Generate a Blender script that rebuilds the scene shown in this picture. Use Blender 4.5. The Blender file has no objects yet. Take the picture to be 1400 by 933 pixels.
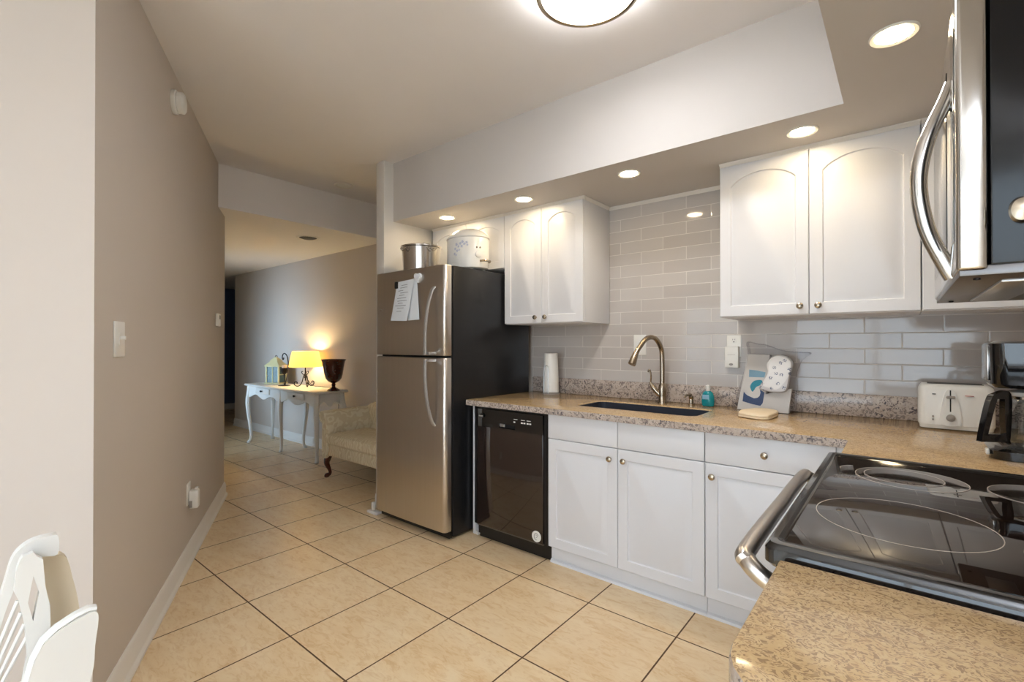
import bpy, bmesh, math, random
from mathutils import Vector, Matrix
from mathutils.geometry import tessellate_polygon
SC = bpy.context.scene
COL = SC.collection
random.seed(7)
R = math.radians
PI = math.pi

# ------------------------------------------------------------------ camera, world, light, exposure
cam_d = bpy.data.cameras.new('camera')
cam = bpy.data.objects.new('camera', cam_d)
COL.objects.link(cam)
cam.location = (0, 0, 1.319)
cam.rotation_euler = (R(90.29), 0, R(39.33))
cam_d.sensor_width = 36
cam_d.sensor_fit = 'HORIZONTAL'
cam_d.lens = 36 * 652.8 / 1400
cam_d.clip_start = 0.02
SC.camera = cam
vs = SC.view_settings
vs.view_transform = 'Standard'
vs.look = 'None'
vs.gamma = 1
vs.use_curve_mapping = False
vs.exposure = 0.78

world = bpy.data.worlds.new('daylight')
SC.world = world
world.use_nodes = True
wb = world.node_tree.nodes['Background']
wb.inputs[0].default_value = (0.80, 0.90, 1.0, 1)
wb.inputs[1].default_value = 1.2

def area(name, loc, rot, sx, sy, power, col):
    l = bpy.data.lights.new(name, 'AREA')
    l.shape = 'RECTANGLE'
    l.size = sx
    l.size_y = sy
    l.energy = power
    l.color = col
    o = bpy.data.objects.new(name, l)
    COL.objects.link(o)
    o.location = loc
    o.rotation_euler = rot
    return o

# daylight entering through the glazed openings of the living room behind the camera and of the hall
area('daylight_sliding_door', (-0.35, -3.66, 1.08), (R(90), 0, 0), 2.3, 2.0, 25, (0.78, 0.89, 1.0))
area('daylight_side_window', (2.96, -1.9, 1.35), (R(90), 0, R(90)), 2.2, 1.9, 4, (0.92, 0.96, 1.0))
area('daylight_dining_window', (-2.95, -3.66, 1.35), (R(90), 0, 0), 1.2, 1.4, 1, (0.90, 0.95, 1.0))
area('daylight_hall_door', (-6.6, 1.36, 1.15), (R(90), 0, 0), 0.8, 1.8, 5, (0.62, 0.78, 1.0)).data.spread = R(80)
# added fill spot without a lamp body, unseen behind the camera, aimed at the ceiling
up = bpy.data.lights.new('added_ceiling_fill', 'SPOT')
up.energy = 620
up.color = (0.78, 0.88, 1.0)
up.spot_size = R(165)
up.spot_blend = 1.0
up.shadow_soft_size = 0.18
upo = bpy.data.objects.new('added_ceiling_fill', up)
COL.objects.link(upo)
upo.location = (1.25, -1.9, 1.75)
upo.rotation_euler = (R(180), 0, 0)

# ------------------------------------------------------------------ materials
def lin(c):
    return tuple(((v / 255) / 12.92 if v / 255 <= 0.04045 else ((v / 255 + 0.055) / 1.055) ** 2.4) for v in c) + (1,)

class NT:
    def __init__(s, name):
        s.m = bpy.data.materials.new(name)
        s.m.use_nodes = True
        s.t = s.m.node_tree
        s.b = s.t.nodes['Principled BSDF']
        s.out = s.t.nodes['Material Output']
    def n(s, typ, **kw):
        nd = s.t.nodes.new(typ)
        for k, v in kw.items():
            setattr(nd, k, v)
        return nd
    def set(s, nd, i, v):
        if v is None:
            return
        if isinstance(v, bpy.types.NodeSocket):
            s.t.links.new(v, nd.inputs[i])
        else:
            nd.inputs[i].default_value = v
    def math(s, op, a, b=None, c=None):
        nd = s.n('ShaderNodeMath', operation=op)
        s.set(nd, 0, a); s.set(nd, 1, b); s.set(nd, 2, c)
        return nd.outputs[0]
    def coord(s, scale=(1, 1, 1)):
        tc = s.n('ShaderNodeTexCoord')
        mp = s.n('ShaderNodeMapping')
        s.t.links.new(tc.outputs['Object'], mp.inputs[0])
        mp.inputs['Scale'].default_value = scale
        return mp.outputs[0]
    def xyz(s, vec):
        nd = s.n('ShaderNodeSeparateXYZ')
        s.t.links.new(vec, nd.inputs[0])
        return nd.outputs
    def comb(s, x, y, z=0.0):
        nd = s.n('ShaderNodeCombineXYZ')
        s.set(nd, 0, x); s.set(nd, 1, y); s.set(nd, 2, z)
        return nd.outputs[0]
    def noise(s, vec, scale, detail=3, rough=.5, dist=0):
        nd = s.n('ShaderNodeTexNoise')
        s.set(nd, 'Vector', vec)
        nd.inputs['Scale'].default_value = scale
        nd.inputs['Detail'].default_value = detail
        nd.inputs['Roughness'].default_value = rough
        nd.inputs['Distortion'].default_value = dist
        return nd.outputs['Fac']
    def ramp(s, fac, stops, interp='LINEAR'):
        nd = s.n('ShaderNodeValToRGB')
        nd.color_ramp.interpolation = interp
        el = nd.color_ramp.elements
        while len(el) < len(stops):
            el.new(0.5)
        for e, (p, c) in zip(el, stops):
            e.position = p
            e.color = c if len(c) == 4 else lin(c)
        s.set(nd, 0, fac)
        return nd.outputs[0]
    def mix(s, fac, a, b):
        nd = s.n('ShaderNodeMix', data_type='RGBA')
        s.set(nd, 0, fac); s.set(nd, 6, a); s.set(nd, 7, b)
        return nd.outputs[2]
    def bump(s, h, strength=.2, dist=.01):
        nd = s.n('ShaderNodeBump')
        nd.inputs['Strength'].default_value = strength
        nd.inputs['Distance'].default_value = dist
        s.set(nd, 'Height', h)
        s.t.links.new(nd.outputs[0], s.b.inputs['Normal'])
    def base(s, v): s.set(s.b, 'Base Color', v)
    def rough(s, v): s.set(s.b, 'Roughness', v)

def simple(name, c, rough=.5, metal=0.0, var=.04, vscale=8, bump=0, bscale=200, coat=0, spec=.5, stretch=(1, 1, 1)):
    m = NT(name)
    v = m.coord(stretch)
    f = m.noise(v, vscale, 3)
    c0 = lin(c)
    m.base(m.mix(f, tuple(min(1, x * (1 - var)) for x in c0[:3]) + (1,), tuple(min(1, x * (1 + var)) for x in c0[:3]) + (1,)))
    m.rough(rough)
    m.b.inputs['Metallic'].default_value = metal
    m.b.inputs['Coat Weight'].default_value = coat
    m.b.inputs['Specular IOR Level'].default_value = spec
    if bump:
        m.bump(m.noise(v, bscale, 2), bump, .002)
    return m.m

def emit(name, c, strength):
    m = NT(name)
    m.base(lin(c))
    m.b.inputs['Emission Color'].default_value = lin(c)
    m.b.inputs['Emission Strength'].default_value = strength
    return m.m

def glassy(name, c, rough=0.02, edge=.35, gloss=.12):
    m = NT(name)
    tr = m.n('ShaderNodeBsdfTransparent'); tr.inputs[0].default_value = lin(c)
    gl = m.n('ShaderNodeBsdfGlossy'); gl.inputs['Roughness'].default_value = rough
    fr = m.n('ShaderNodeLayerWeight'); fr.inputs[0].default_value = .25
    f = m.math('ADD', m.math('MULTIPLY', fr.outputs['Facing'], edge), gloss)
    mx = m.n('ShaderNodeMixShader')
    m.t.links.new(f, mx.inputs[0]); m.t.links.new(tr.outputs[0], mx.inputs[1]); m.t.links.new(gl.outputs[0], mx.inputs[2])
    m.t.links.new(mx.outputs[0], m.out.inputs[0])
    return m.m

M = {}
M['wall'] = simple('greige_wall_paint', (204, 194, 184), .75, bump=.06, bscale=260, var=.01)
M['wall_light'] = simple('pale_wall_paint', (224, 221, 216), .75, bump=.06, bscale=260, var=.01)
M['wall_blue'] = simple('slate_blue_wall', (92, 110, 150), .75, bump=.05, bscale=260, var=.01)  # one even slate blue for the far room's walls
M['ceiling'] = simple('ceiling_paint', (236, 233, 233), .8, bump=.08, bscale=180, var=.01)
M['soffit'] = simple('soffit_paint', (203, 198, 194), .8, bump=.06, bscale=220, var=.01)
M['white_trim'] = simple('white_trim_paint', (232, 228, 222), .4, var=.01)
M['cabinet'] = simple('white_thermofoil', (224, 225, 229), .32, var=.008)
M['white_plastic'] = simple('white_plastic', (236, 235, 230), .35, var=.01)
M['grey_plastic'] = simple('grey_plastic', (150, 145, 140), .4)
M['dark'] = simple('dark_recess', (18, 18, 20), .6)
M['black_gloss'] = simple('black_gloss_enamel', (20, 19, 20), .07, var=.1, coat=.5)
M['black_enamel'] = simple('smooth_black_enamel', (16, 17, 20), .16, var=.1, spec=.4)
M['black_side'] = simple('black_textured_enamel', (24, 25, 28), .28, var=.15, bump=.12, bscale=500)
M['black_plastic'] = simple('black_plastic', (22, 21, 22), .35, var=.1)
M['cooktop'] = simple('black_ceramic_glass', (30, 20, 16), .025, var=.05, coat=.25, spec=.5)
M['burner_line'] = simple('burner_print', (205, 195, 185), .3)
M['steel'] = simple('brushed_stainless', (206, 200, 194), .30, 1.0, var=.05, vscale=60, bump=.05, bscale=300, stretch=(1, 1, .02))
M['steel_bright'] = simple('polished_stainless', (205, 202, 198), .16, 1.0, var=.03)
M['steel_dark'] = simple('satin_grey_metal', (120, 118, 118), .35, 1.0, var=.2, vscale=40, stretch=(1, .15, 1))
M['handle'] = simple('silver_painted_handle', (196, 196, 196), .28, .75, var=.02)
M['nickel'] = simple('satin_nickel', (180, 168, 150), .26, 1.0, var=.03)
M['bronze'] = simple('brushed_faucet_nickel', (172, 158, 140), .24, 1.0, var=.04)
M['iron'] = simple('dark_wrought_iron', (40, 32, 28), .45, .6)
M['sink'] = simple('dark_sink_composite', (58, 62, 74), .35, .3)
M['door_black'] = simple('dishwasher_black', (40, 30, 27), .09, var=.08, coat=.6)
M['paper'] = simple('white_paper', (226, 232, 238), .8, var=.02)
M['ink'] = simple('grey_ink', (140, 146, 155), .8)
M['gold_white'] = simple('cream_enamel', (240, 238, 232), .25, var=.01)
M['blue_print'] = simple('lavender_flower_print', (198, 202, 218), .4, var=.08, vscale=80)
M['desk'] = simple('antique_white_paint', (222, 220, 214), .45, var=.05, vscale=5)
M['mahogany'] = simple('dark_mahogany', (74, 28, 16), .22, var=.3, vscale=20, coat=.3, stretch=(1, 1, .15))
M['vase'] = simple('mottled_brown_glass', (66, 26, 14), .14, var=.6, vscale=26, coat=.4)
M['lantern'] = simple('pale_yellow_green_paint', (206, 204, 158), .5, var=.06)
M['lantern_pic'] = simple('blue_green_pane', (88, 112, 112), .25, var=.5, vscale=40)
M['candle'] = simple('ivory_wax', (238, 222, 200), .5)
M['chair'] = simple('white_gloss_wood', (222, 221, 216), .35, var=.02)
M['chair_tan'] = simple('cream_wood', (232, 217, 190), .5, var=.04)  # plain cream tone of the chair's back board
M['teal'] = simple('teal_soap', (16, 140, 150), .15, var=.15)
M['teal_print'] = simple('teal_print', (28, 150, 172), .4)
M['navy_print'] = simple('navy_print', (44, 72, 118), .4)
M['sky_print'] = simple('pale_blue_print', (140, 185, 208), .4)
M['red_print'] = simple('red_print', (190, 70, 60), .4)
M['packet'] = simple('packet_film', (232, 228, 220), .3, var=.02)
M['cloth'] = simple('cream_terry_cloth', (240, 222, 192), .9, bump=.5, bscale=400)
M['rubber'] = simple('dark_rubber', (26, 26, 28), .6)
M['glass'] = glassy('clear_glass', (225, 232, 235))
M['window_glass'] = glassy('window_glass', (240, 248, 252), gloss=.04)
M['film'] = glassy('clear_plastic_film', (238, 238, 240), .12, edge=.14, gloss=.025)
M['lens'] = emit('downlight_lens', (255, 228, 184), 56)
M['dome'] = emit('ceiling_light_glass', (250, 251, 252), 25)
M['bulb'] = emit('lamp_bulb', (255, 222, 160), 230)

def m_tile_floor():
    m = NT('cream_floor_tile')
    v = m.coord()
    X, Y, Z = m.xyz(v)
    ox, oy, sx, sy = -2.139, 2.129, .449, .547
    gx = m.math('DIVIDE', m.math('SUBTRACT', X, ox), sx)
    gy = m.math('DIVIDE', m.math('SUBTRACT', Y, oy), sy)
    fx, fy = m.math('FRACT', gx), m.math('FRACT', gy)
    dx = m.math('MULTIPLY', m.math('MINIMUM', fx, m.math('SUBTRACT', 1.0, fx)), sx)
    dy = m.math('MULTIPLY', m.math('MINIMUM', fy, m.math('SUBTRACT', 1.0, fy)), sy)
    d = m.math('MINIMUM', dx, dy)
    grout = m.math('LESS_THAN', d, .0034)
    wn = m.n('ShaderNodeTexWhiteNoise', noise_dimensions='2D')
    m.t.links.new(m.comb(m.math('FLOOR', gx), m.math('FLOOR', gy)), wn.inputs['Vector'])
    off = m.math('MULTIPLY', wn.outputs['Value'], 7.0)
    vv = m.comb(m.math('MULTIPLY', m.math('ADD', X, off), 1.0), m.math('MULTIPLY', m.math('ADD', Y, off), 2.6), off)
    n1 = m.noise(vv, 3.2, 6, .62, .8)
    n2 = m.noise(vv, 14, 5, .7, 1.2)
    c = m.ramp(n1, [(.25, (212, 178, 128)), (.45, (226, 198, 154)), (.62, (233, 211, 174)), (.85, (218, 184, 132))])
    c2 = m.ramp(n2, [(.36, (200, 156, 102)), (.52, (234, 213, 178))])
    c = m.mix(.36, c, c2)
    c = m.mix(m.math('MULTIPLY', wn.outputs['Value'], .12), c, lin((206, 172, 128)))
    m.base(m.mix(grout, c, lin((92, 66, 42))))
    m.rough(m.math('ADD', m.math('MULTIPLY', grout, .5), .30))
    h = m.math('MINIMUM', m.math('DIVIDE', d, .006), 1.0)
    m.bump(m.math('ADD', h, m.math('MULTIPLY', n2, .25)), .35, .002)
    return m.m
M['floor'] = m_tile_floor()

def m_subway():
    m = NT('grey_glass_subway_tile')
    X, Y, Z = m.xyz(m.coord())
    w, hgt = .3105, .0823
    gz = m.math('DIVIDE', m.math('SUBTRACT', Z, 1.457 - 20 * hgt), hgt)
    row = m.math('FLOOR', gz)
    par = m.math('SUBTRACT', 1.0, m.math('MODULO', row, 2.0))
    gx = m.math('ADD', m.math('DIVIDE', m.math('ADD', X, 1.4 + 10 * w), w), m.math('MULTIPLY', par, .5))
    fx, fz = m.math('FRACT', gx), m.math('FRACT', gz)
    dx = m.math('MULTIPLY', m.math('MINIMUM', fx, m.math('SUBTRACT', 1.0, fx)), w)
    dz = m.math('MULTIPLY', m.math('MINIMUM', fz, m.math('SUBTRACT', 1.0, fz)), hgt)
    d = m.math('MINIMUM', dx, dz)
    grout = m.math('LESS_THAN', d, .0018)
    wn = m.n('ShaderNodeTexWhiteNoise', noise_dimensions='2D')
    m.t.links.new(m.comb(m.math('FLOOR', gx), row), wn.inputs['Vector'])
    c = m.mix(wn.outputs['Value'], lin((190, 184, 180)), lin((200, 195, 191)))
    m.base(m.mix(grout, c, lin((222, 218, 212))))
    m.rough(m.math('ADD', m.math('MULTIPLY', grout, .6), .07))
    m.b.inputs['Specular IOR Level'].default_value = .6
    wob = m.noise(m.comb(m.math('ADD', X, m.math('MULTIPLY', wn.outputs['Value'], 9.0)), Z), 5, 1)
    h = m.math('ADD', m.math('MINIMUM', m.math('DIVIDE', d, .005), 1.0), m.math('MULTIPLY', wob, .9))
    m.bump(h, .22, .002)
    return m.m
M['subway'] = m_subway()

def m_granite(name, base, light, dark, flake, thr, scale, stretch):
    m = NT(name)
    v = m.coord(stretch)
    n0 = m.noise(v, 5, 5, .6, .6)
    n1 = m.noise(v, 40, 6, .75, .4)
    vo = m.n('ShaderNodeTexVoronoi'); vo.inputs['Scale'].default_value = scale
    wv = m.n('ShaderNodeVectorMath', operation='ADD')
    ns = m.n('ShaderNodeTexNoise'); ns.inputs['Scale'].default_value = 30
    m.t.links.new(v, ns.inputs['Vector'])
    sc = m.n('ShaderNodeVectorMath', operation='SCALE'); sc.inputs['Scale'].default_value = .09
    m.t.links.new(ns.outputs['Color'], sc.inputs[0])
    m.t.links.new(v, wv.inputs[0]); m.t.links.new(sc.outputs[0], wv.inputs[1])
    m.t.links.new(wv.outputs[0], vo.inputs['Vector'])
    rc = m.n('ShaderNodeSeparateColor'); m.t.links.new(vo.outputs['Color'], rc.inputs[0])
    c = m.mix(n0, lin(base), lin(light))
    c = m.mix(m.ramp(n1, [(.42, (0, 0, 0, 1)), (.62, (1, 1, 1, 1))]), c, lin(light))
    c = m.mix(m.ramp(rc.outputs[0], [(thr, (0, 0, 0, 1)), (min(.99, thr + .12), (.75, .75, .75, 1))]), c, lin(flake))
    patch = m.noise(v, 9, 3, .6, .5)
    df = m.math('MULTIPLY', m.math('GREATER_THAN', rc.outputs[1], .86), m.ramp(patch, [(.42, (.1, .1, .1, 1)), (.6, (.9, .9, .9, 1))]))
    m.base(m.mix(df, c, lin(dark)))
    m.rough(.12)
    return m.m
M['granite'] = m_granite('gold_flecked_granite', (192, 159, 112), (211, 183, 140), (176, 143, 103), (138, 110, 82), .66, 210, (1, 1.3, 1))
M['granite_greyed'] = m_granite('speckled_greyed_granite', (168, 150, 136), (196, 184, 174), (74, 70, 80), (110, 100, 98), .68, 95, (1, 1, 1))  # the light's grey painted into the upstand stone; slab edges are grey themselves

def m_fabric():
    m = NT('cream_damask')
    v = m.coord((1, 1, 1))
    n = m.noise(v, 9, 3, .5, 2.5)
    w = m.n('ShaderNodeTexWave'); w.inputs['Scale'].default_value = 9; w.inputs['Distortion'].default_value = 14; w.inputs['Detail'].default_value = 2
    m.t.links.new(v, w.inputs['Vector'])
    m.base(m.mix(m.ramp(w.outputs['Fac'], [(.35, (0, 0, 0, 1)), (.6, (1, 1, 1, 1))]), lin((218, 202, 168)), lin((232, 220, 192))))
    m.rough(.85)
    m.bump(m.math('ADD', n, w.outputs['Fac']), .25, .004)
    return m.m
M['fabric'] = m_fabric()

def m_seagull():
    m = NT('bird_print_film')
    v = m.coord()
    X, Y, Z = m.xyz(v)
    vo = m.n('ShaderNodeTexVoronoi', voronoi_dimensions='2D'); vo.inputs['Scale'].default_value = 24
    m.t.links.new(m.comb(X, Z), vo.inputs['Vector'])
    spot = m.math('LESS_THAN', vo.outputs['Distance'], .22)
    n = m.noise(m.comb(X, Z), 160, 2)
    f = m.math('MULTIPLY', spot, m.math('GREATER_THAN', n, .5))
    m.base(m.mix(f, lin((238, 238, 238)), lin((110, 120, 146))))
    m.rough(.4)
    return m.m
M['seagull'] = m_seagull()

def m_shade():
    m = NT('cream_lamp_shade')
    n = m.noise(m.coord((1, 1, 1)), 120, 2)
    d = m.n('ShaderNodeBsdfDiffuse'); d.inputs[0].default_value = lin((232, 212, 160))
    t = m.n('ShaderNodeBsdfTranslucent')
    m.t.links.new(m.mix(n, lin((244, 226, 180)), lin((250, 234, 196))), t.inputs[0])
    mx = m.n('ShaderNodeMixShader'); mx.inputs[0].default_value = .6
    m.t.links.new(d.outputs[0], mx.inputs[1]); m.t.links.new(t.outputs[0], mx.inputs[2])
    m.t.links.new(mx.outputs[0], m.out.inputs[0])
    return m.m
M['shade'] = m_shade()

# ------------------------------------------------------------------ mesh building
def wloc(o):
    v = Vector((0, 0, 0))
    while o is not None:
        v += o.location
        o = o.parent
    return v

class MB:
    def __init__(s, mtx=None):
        s.bm = bmesh.new()
        s.M = mtx
    def _v(s, p):
        p = Vector(p)
        return s.bm.verts.new(s.M @ p if s.M else p)
    def box(s, x0, x1, y0, y1, z0, z1, bev=0, seg=2):
        vs_ = [s._v((x, y, z)) for x in (x0, x1) for y in (y0, y1) for z in (z0, z1)]
        idx = [(0, 1, 3, 2), (4, 6, 7, 5), (0, 4, 5, 1), (2, 3, 7, 6), (0, 2, 6, 4), (1, 5, 7, 3)]
        fs = [s.bm.faces.new([vs_[i] for i in f]) for f in idx]
        if bev:
            es = list({e for f in fs for e in f.edges})
            bmesh.ops.bevel(s.bm, geom=es, offset=bev, segments=seg, profile=.5, affect='EDGES')
        return s
    def loft(s, loops, closed=True, cap0=True, cap1=True):
        rings = [[s._v(p) for p in l] for l in loops]
        n = len(rings[0])
        for a, b in zip(rings[:-1], rings[1:]):
            for i in range(n if closed else n - 1):
                j = (i + 1) % n
                try: s.bm.faces.new((a[i], a[j], b[j], b[i]))
                except ValueError: pass
        if cap0 and closed: s.bm.faces.new(rings[0][::-1])
        if cap1 and closed: s.bm.faces.new(rings[-1])
        return s
    def lathe(s, prof, c, seg=24, axis='Z', cap0=True, cap1=True, sc=(1, 1)):
        loops = []
        for r, h in prof:
            l = []
            for k in range(seg):
                a = 2 * PI * k / seg
                u, v = r * math.cos(a) * sc[0], r * math.sin(a) * sc[1]
                if axis == 'Z': p = (c[0] + u, c[1] + v, c[2] + h)
                elif axis == 'Y': p = (c[0] + u, c[1] - h, c[2] + v)     # h grows towards -Y
                else: p = (c[0] - h, c[1] + u, c[2] + v)                  # h grows towards -X
                l.append(p)
            loops.append(l)
        return s.loft(loops, True, cap0, cap1)
    def tube(s, pts, r, seg=10, sec=None, side=None):
        pts = [Vector(p) for p in pts]
        n = len(pts)
        rad = r if isinstance(r, (list, tuple)) else [r] * n
        loops = []
        up = None
        for i, p in enumerate(pts):
            t = (pts[min(i + 1, n - 1)] - pts[max(i - 1, 0)]).normalized()
            if side is not None:
                a = Vector(side); a = (a - t * a.dot(t)).normalized()
            else:
                if up is None:
                    up = Vector((0, 0, 1)) if abs(t.z) < .9 else Vector((1, 0, 0))
                a = (up - t * up.dot(t)).normalized()
                up = a
            b = t.cross(a)
            w, d = sec if sec else (1, 1)
            loops.append([p + a * (rad[i] * w * math.cos(2 * PI * k / seg)) + b * (rad[i] * d * math.sin(2 * PI * k / seg)) for k in range(seg)])
        return s.loft(loops)
    def prism(s, poly, fn, t0, t1, holes=()):
        """flat outline (with holes) taken through fn(u, v, t), from depth t0 to t1"""
        P = [list(poly)] + [list(h) for h in holes]
        flat = [p for l in P for p in l]
        tris = tessellate_polygon([[Vector((p[0], p[1], 0)) for p in l] for l in P])
        a = [s._v(fn(p[0], p[1], t0)) for p in flat]
        b = [s._v(fn(p[0], p[1], t1)) for p in flat]
        for t in tris:
            for vv, rev in ((a, True), (b, False)):
                try: s.bm.faces.new([vv[i] for i in (t[::-1] if rev else t)])
                except ValueError: pass
        k = 0
        for l in P:
            n = len(l)
            for i in range(n):
                j = (i + 1) % n
                s.bm.faces.new((a[k + i], a[k + j], b[k + j], b[k + i]))
            k += n
        return s
    def build(s, name, m, parent=None, ang=35):
        bmesh.ops.recalc_face_normals(s.bm, faces=s.bm.faces[:])
        me = bpy.data.meshes.new(name)
        if parent is not None:
            bmesh.ops.translate(s.bm, verts=s.bm.verts[:], vec=-wloc(parent))
        s.bm.to_mesh(me)
        s.bm.free()
        for p in me.polygons: p.use_smooth = True
        me.set_sharp_from_angle(angle=R(ang))
        me.materials.append(M[m] if isinstance(m, str) else m)
        o = bpy.data.objects.new(name, me)
        COL.objects.link(o)
        o.parent = parent
        return o

XY = lambda u, v, t: (u, v, t)
XZ = lambda u, v, t: (u, t, v)
YZ = lambda u, v, t: (t, u, v)

def smooth(pts, n=6, closed=False):
    pts = [Vector(p) for p in pts]
    out = []
    N = len(pts)
    rng = range(N if closed else N - 1)
    for i in rng:
        p0 = pts[(i - 1) % N] if closed or i > 0 else pts[0]
        p1, p2 = pts[i], pts[(i + 1) % N]
        p3 = pts[(i + 2) % N] if closed or i + 2 < N else pts[-1]
        for k in range(n):
            t = k / n
            out.append(.5 * ((2 * p1) + (-p0 + p2) * t + (2 * p0 - 5 * p1 + 4 * p2 - p3) * t * t + (-p0 + 3 * p1 - 3 * p2 + p3) * t ** 3))
    if not closed: out.append(pts[-1])
    return out

def rrect(x0, x1, y0, y1, r, n=5):
    out = []
    for cx, cy, a0 in ((x1 - r, y1 - r, 0), (x0 + r, y1 - r, 90), (x0 + r, y0 + r, 180), (x1 - r, y0 + r, 270)):
        for k in range(n + 1):
            a = R(a0 + 90 * k / n)
            out.append((cx + r * math.cos(a), cy + r * math.sin(a)))
    return out

def thing(name, loc, label, cat, group=None):
    o = bpy.data.objects.new(name, None)
    COL.objects.link(o)
    o.location = loc
    o['label'] = label
    o['category'] = cat
    if group: o['group'] = group
    return o
def tag(o, label, cat, group=None):
    o['label'] = label
    o['category'] = cat
    if group: o['group'] = group
    return o
def settle(o, loc):
    """give a one-mesh thing its own origin at loc"""
    o.data.transform(Matrix.Translation(-Vector(loc)))
    o.location = loc
    return o
def struct(name, mb, m, **k):
    o = mb.build(name, m, **k)
    o['kind'] = 'structure'
    return o
def dup(root, loc, label, group=None):
    r = root.copy(); COL.objects.link(r); r.location = loc; r['label'] = label
    if group: r['group'] = group
    for ch in list(root.children):
        c = ch.copy(); COL.objects.link(c); c.parent = r
        for g in list(ch.children):
            d = g.copy(); COL.objects.link(d); d.parent = c
    return r

# ------------------------------------------------------------------ the shell
ZC, ZS, ZM, ZH = .934, 2.30, 2.77, 2.42
struct('floor', MB().box(-11, 3.2, -3.9, 5.7, -.06, 0), 'floor')
struct('ceiling', MB().box(-4.26, 3.2, -3.9, 3.3, ZM, ZM + .08), 'ceiling')
struct('ceiling_hall', MB().box(-11, -4.26, -.2, 5.7, ZH, ZM + .08), 'ceiling')
struct('wall_back', MB().box(-8.35, .72, 3.13, 3.25, 0, ZM), 'wall')
struct('wall_partition', MB().box(-3.275, -3.172, 2.275, 3.13, 0, ZM, .004), 'wall_light')
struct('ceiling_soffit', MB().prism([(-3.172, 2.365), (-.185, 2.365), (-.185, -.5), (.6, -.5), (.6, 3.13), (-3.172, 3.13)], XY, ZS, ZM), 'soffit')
struct('wall_backsplash', MB().box(-2.345, .6, 3.118, 3.13, ZC, ZS), 'subway')
# left wall, 27 degrees off the kitchen axis, and the pale wall that leaves its near corner
D = Vector((-.888, .459)).normalized(); N_ = Vector((-.459, -.888)).normalized()
P0 = Vector((-2.377, .496))
A = P0 + D * -.32; B = P0 + D * 2.462
poly = [A + D * .003, B, B + N_ * .14, A + N_ * .14 + D * .003]
struct('wall_left', MB().prism([tuple(p) for p in poly], XY, 0, ZM), 'wall')
C2 = A + N_ * 4.3
poly = [A, C2, C2 + D * .14, A + N_ * .139 + D * .14, A + N_ * .139 + D * .0029, A + D * .0029]
struct('wall_dining', MB().prism([tuple(p) for p in poly], XY, 0, ZM), 'wall')
hw = MB()
hw.box(-9.0, -7.2, 1.30, 1.42, 0, ZH); hw.box(-6.0, -4.62, 1.30, 1.42, 0, ZH); hw.box(-7.2, -6.0, 1.30, 1.42, 2.1, ZH)
struct('wall_hall', hw, 'wall')
struct('wall_far', MB().box(-10.6, -10.48, .8, 5.6, 0, ZH), 'wall_blue')
fw = MB(); fw.box(-10.6, -8.35, 5.5, 5.6, 0, ZH); fw.box(-8.35, -8.25, 3.25, 5.6, 0, ZH); fw.box(-10.6, -9.0, 1.3, 1.42, 0, ZH)
struct('wall_far_side', fw, 'wall_blue')
struct('wall_right', MB().box(.6, .72, -.5, 3.25, 0, ZM), 'wall')
struct('wall_living', MB().box(.72, 3.0, -.5, -.38, 0, ZM), 'wall_light')
sw = MB()
sw.box(3.0, 3.12, -3.72, -3.1, 0, ZM); sw.box(3.0, 3.12, -.7, -.38, 0, ZM); sw.box(3.0, 3.12, -3.1, -.7, 0, .35); sw.box(3.0, 3.12, -3.1, -.7, 2.35, ZM)
struct('wall_side', sw, 'wall_light')
bw = MB()
bw.box(-4.4, -3.6, -3.72, -3.6, 0, ZM); bw.box(-2.3, -1.55, -3.72, -3.6, 0, ZM); bw.box(.85, 3.12, -3.72, -3.6, 0, ZM)
bw.box(-3.6, -2.3, -3.72, -3.6, 0, .6); bw.box(-3.6, -2.3, -3.72, -3.6, 2.1, ZM); bw.box(-1.55, .85, -3.72, -3.6, 2.12, ZM)
struct('wall_rear', bw, 'wall_light')
struct('wall_light_blocker', MB().box(-1.75, -1.65, -3.6, -1.25, 0, ZM), 'wall_light')  # unseen stub wall, added to block the sliding door's light from the dining wall

def window(name, x0, x1, z0, z1, mull, y=-3.66):
    f = MB()
    for a in (x0, x1 - .05): f.box(a, a + .05, y - .04, y + .05, z0, z1)
    for a in (z0, z1 - .05): f.box(x0, x1, y - .04, y + .05, a, a + .05)
    for x in mull: f.box(x - .035, x + .035, y - .03, y + .04, z0, z1)
    o = struct(name, f, 'white_trim')
    MB().box(x0 + .04, x1 - .04, y - .02, y - .015, z0 + .04, z1 - .04).build('pane', 'window_glass', o)
    return o
door1 = window('door_1', -1.55, .85, 0, 2.12, (-.35,))
window('window_1', -3.6, -2.3, .6, 2.1, (-2.95,))
f = MB()
for a in (-3.1, -.75): f.box(3.0, 3.1, a, a + .05, .35, 2.35)
for a in (.35, 2.3): f.box(3.0, 3.1, -3.1, -.7, a, a + .05)
f.box(3.02, 3.09, -1.93, -1.87, .35, 2.35)
w2 = struct('window_2', f, 'white_trim')
MB().box(3.05, 3.055, -3.05, -.75, .4, 2.3).build('pane', 'window_glass', w2)
f = MB()
for a in (-7.2, -6.05): f.box(a, a + .05, 1.30, 1.43, 0, 2.1)
f.box(-7.2, -6.0, 1.30, 1.43, 2.05, 2.1); f.box(-7.2, -6.0, 1.3, 1.43, 0, .03)
d2 = struct('door_2', f, 'white_trim')
MB().box(-7.15, -6.05, 1.40, 1.405, .03, 2.05).build('pane', 'window_glass', d2)

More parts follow.
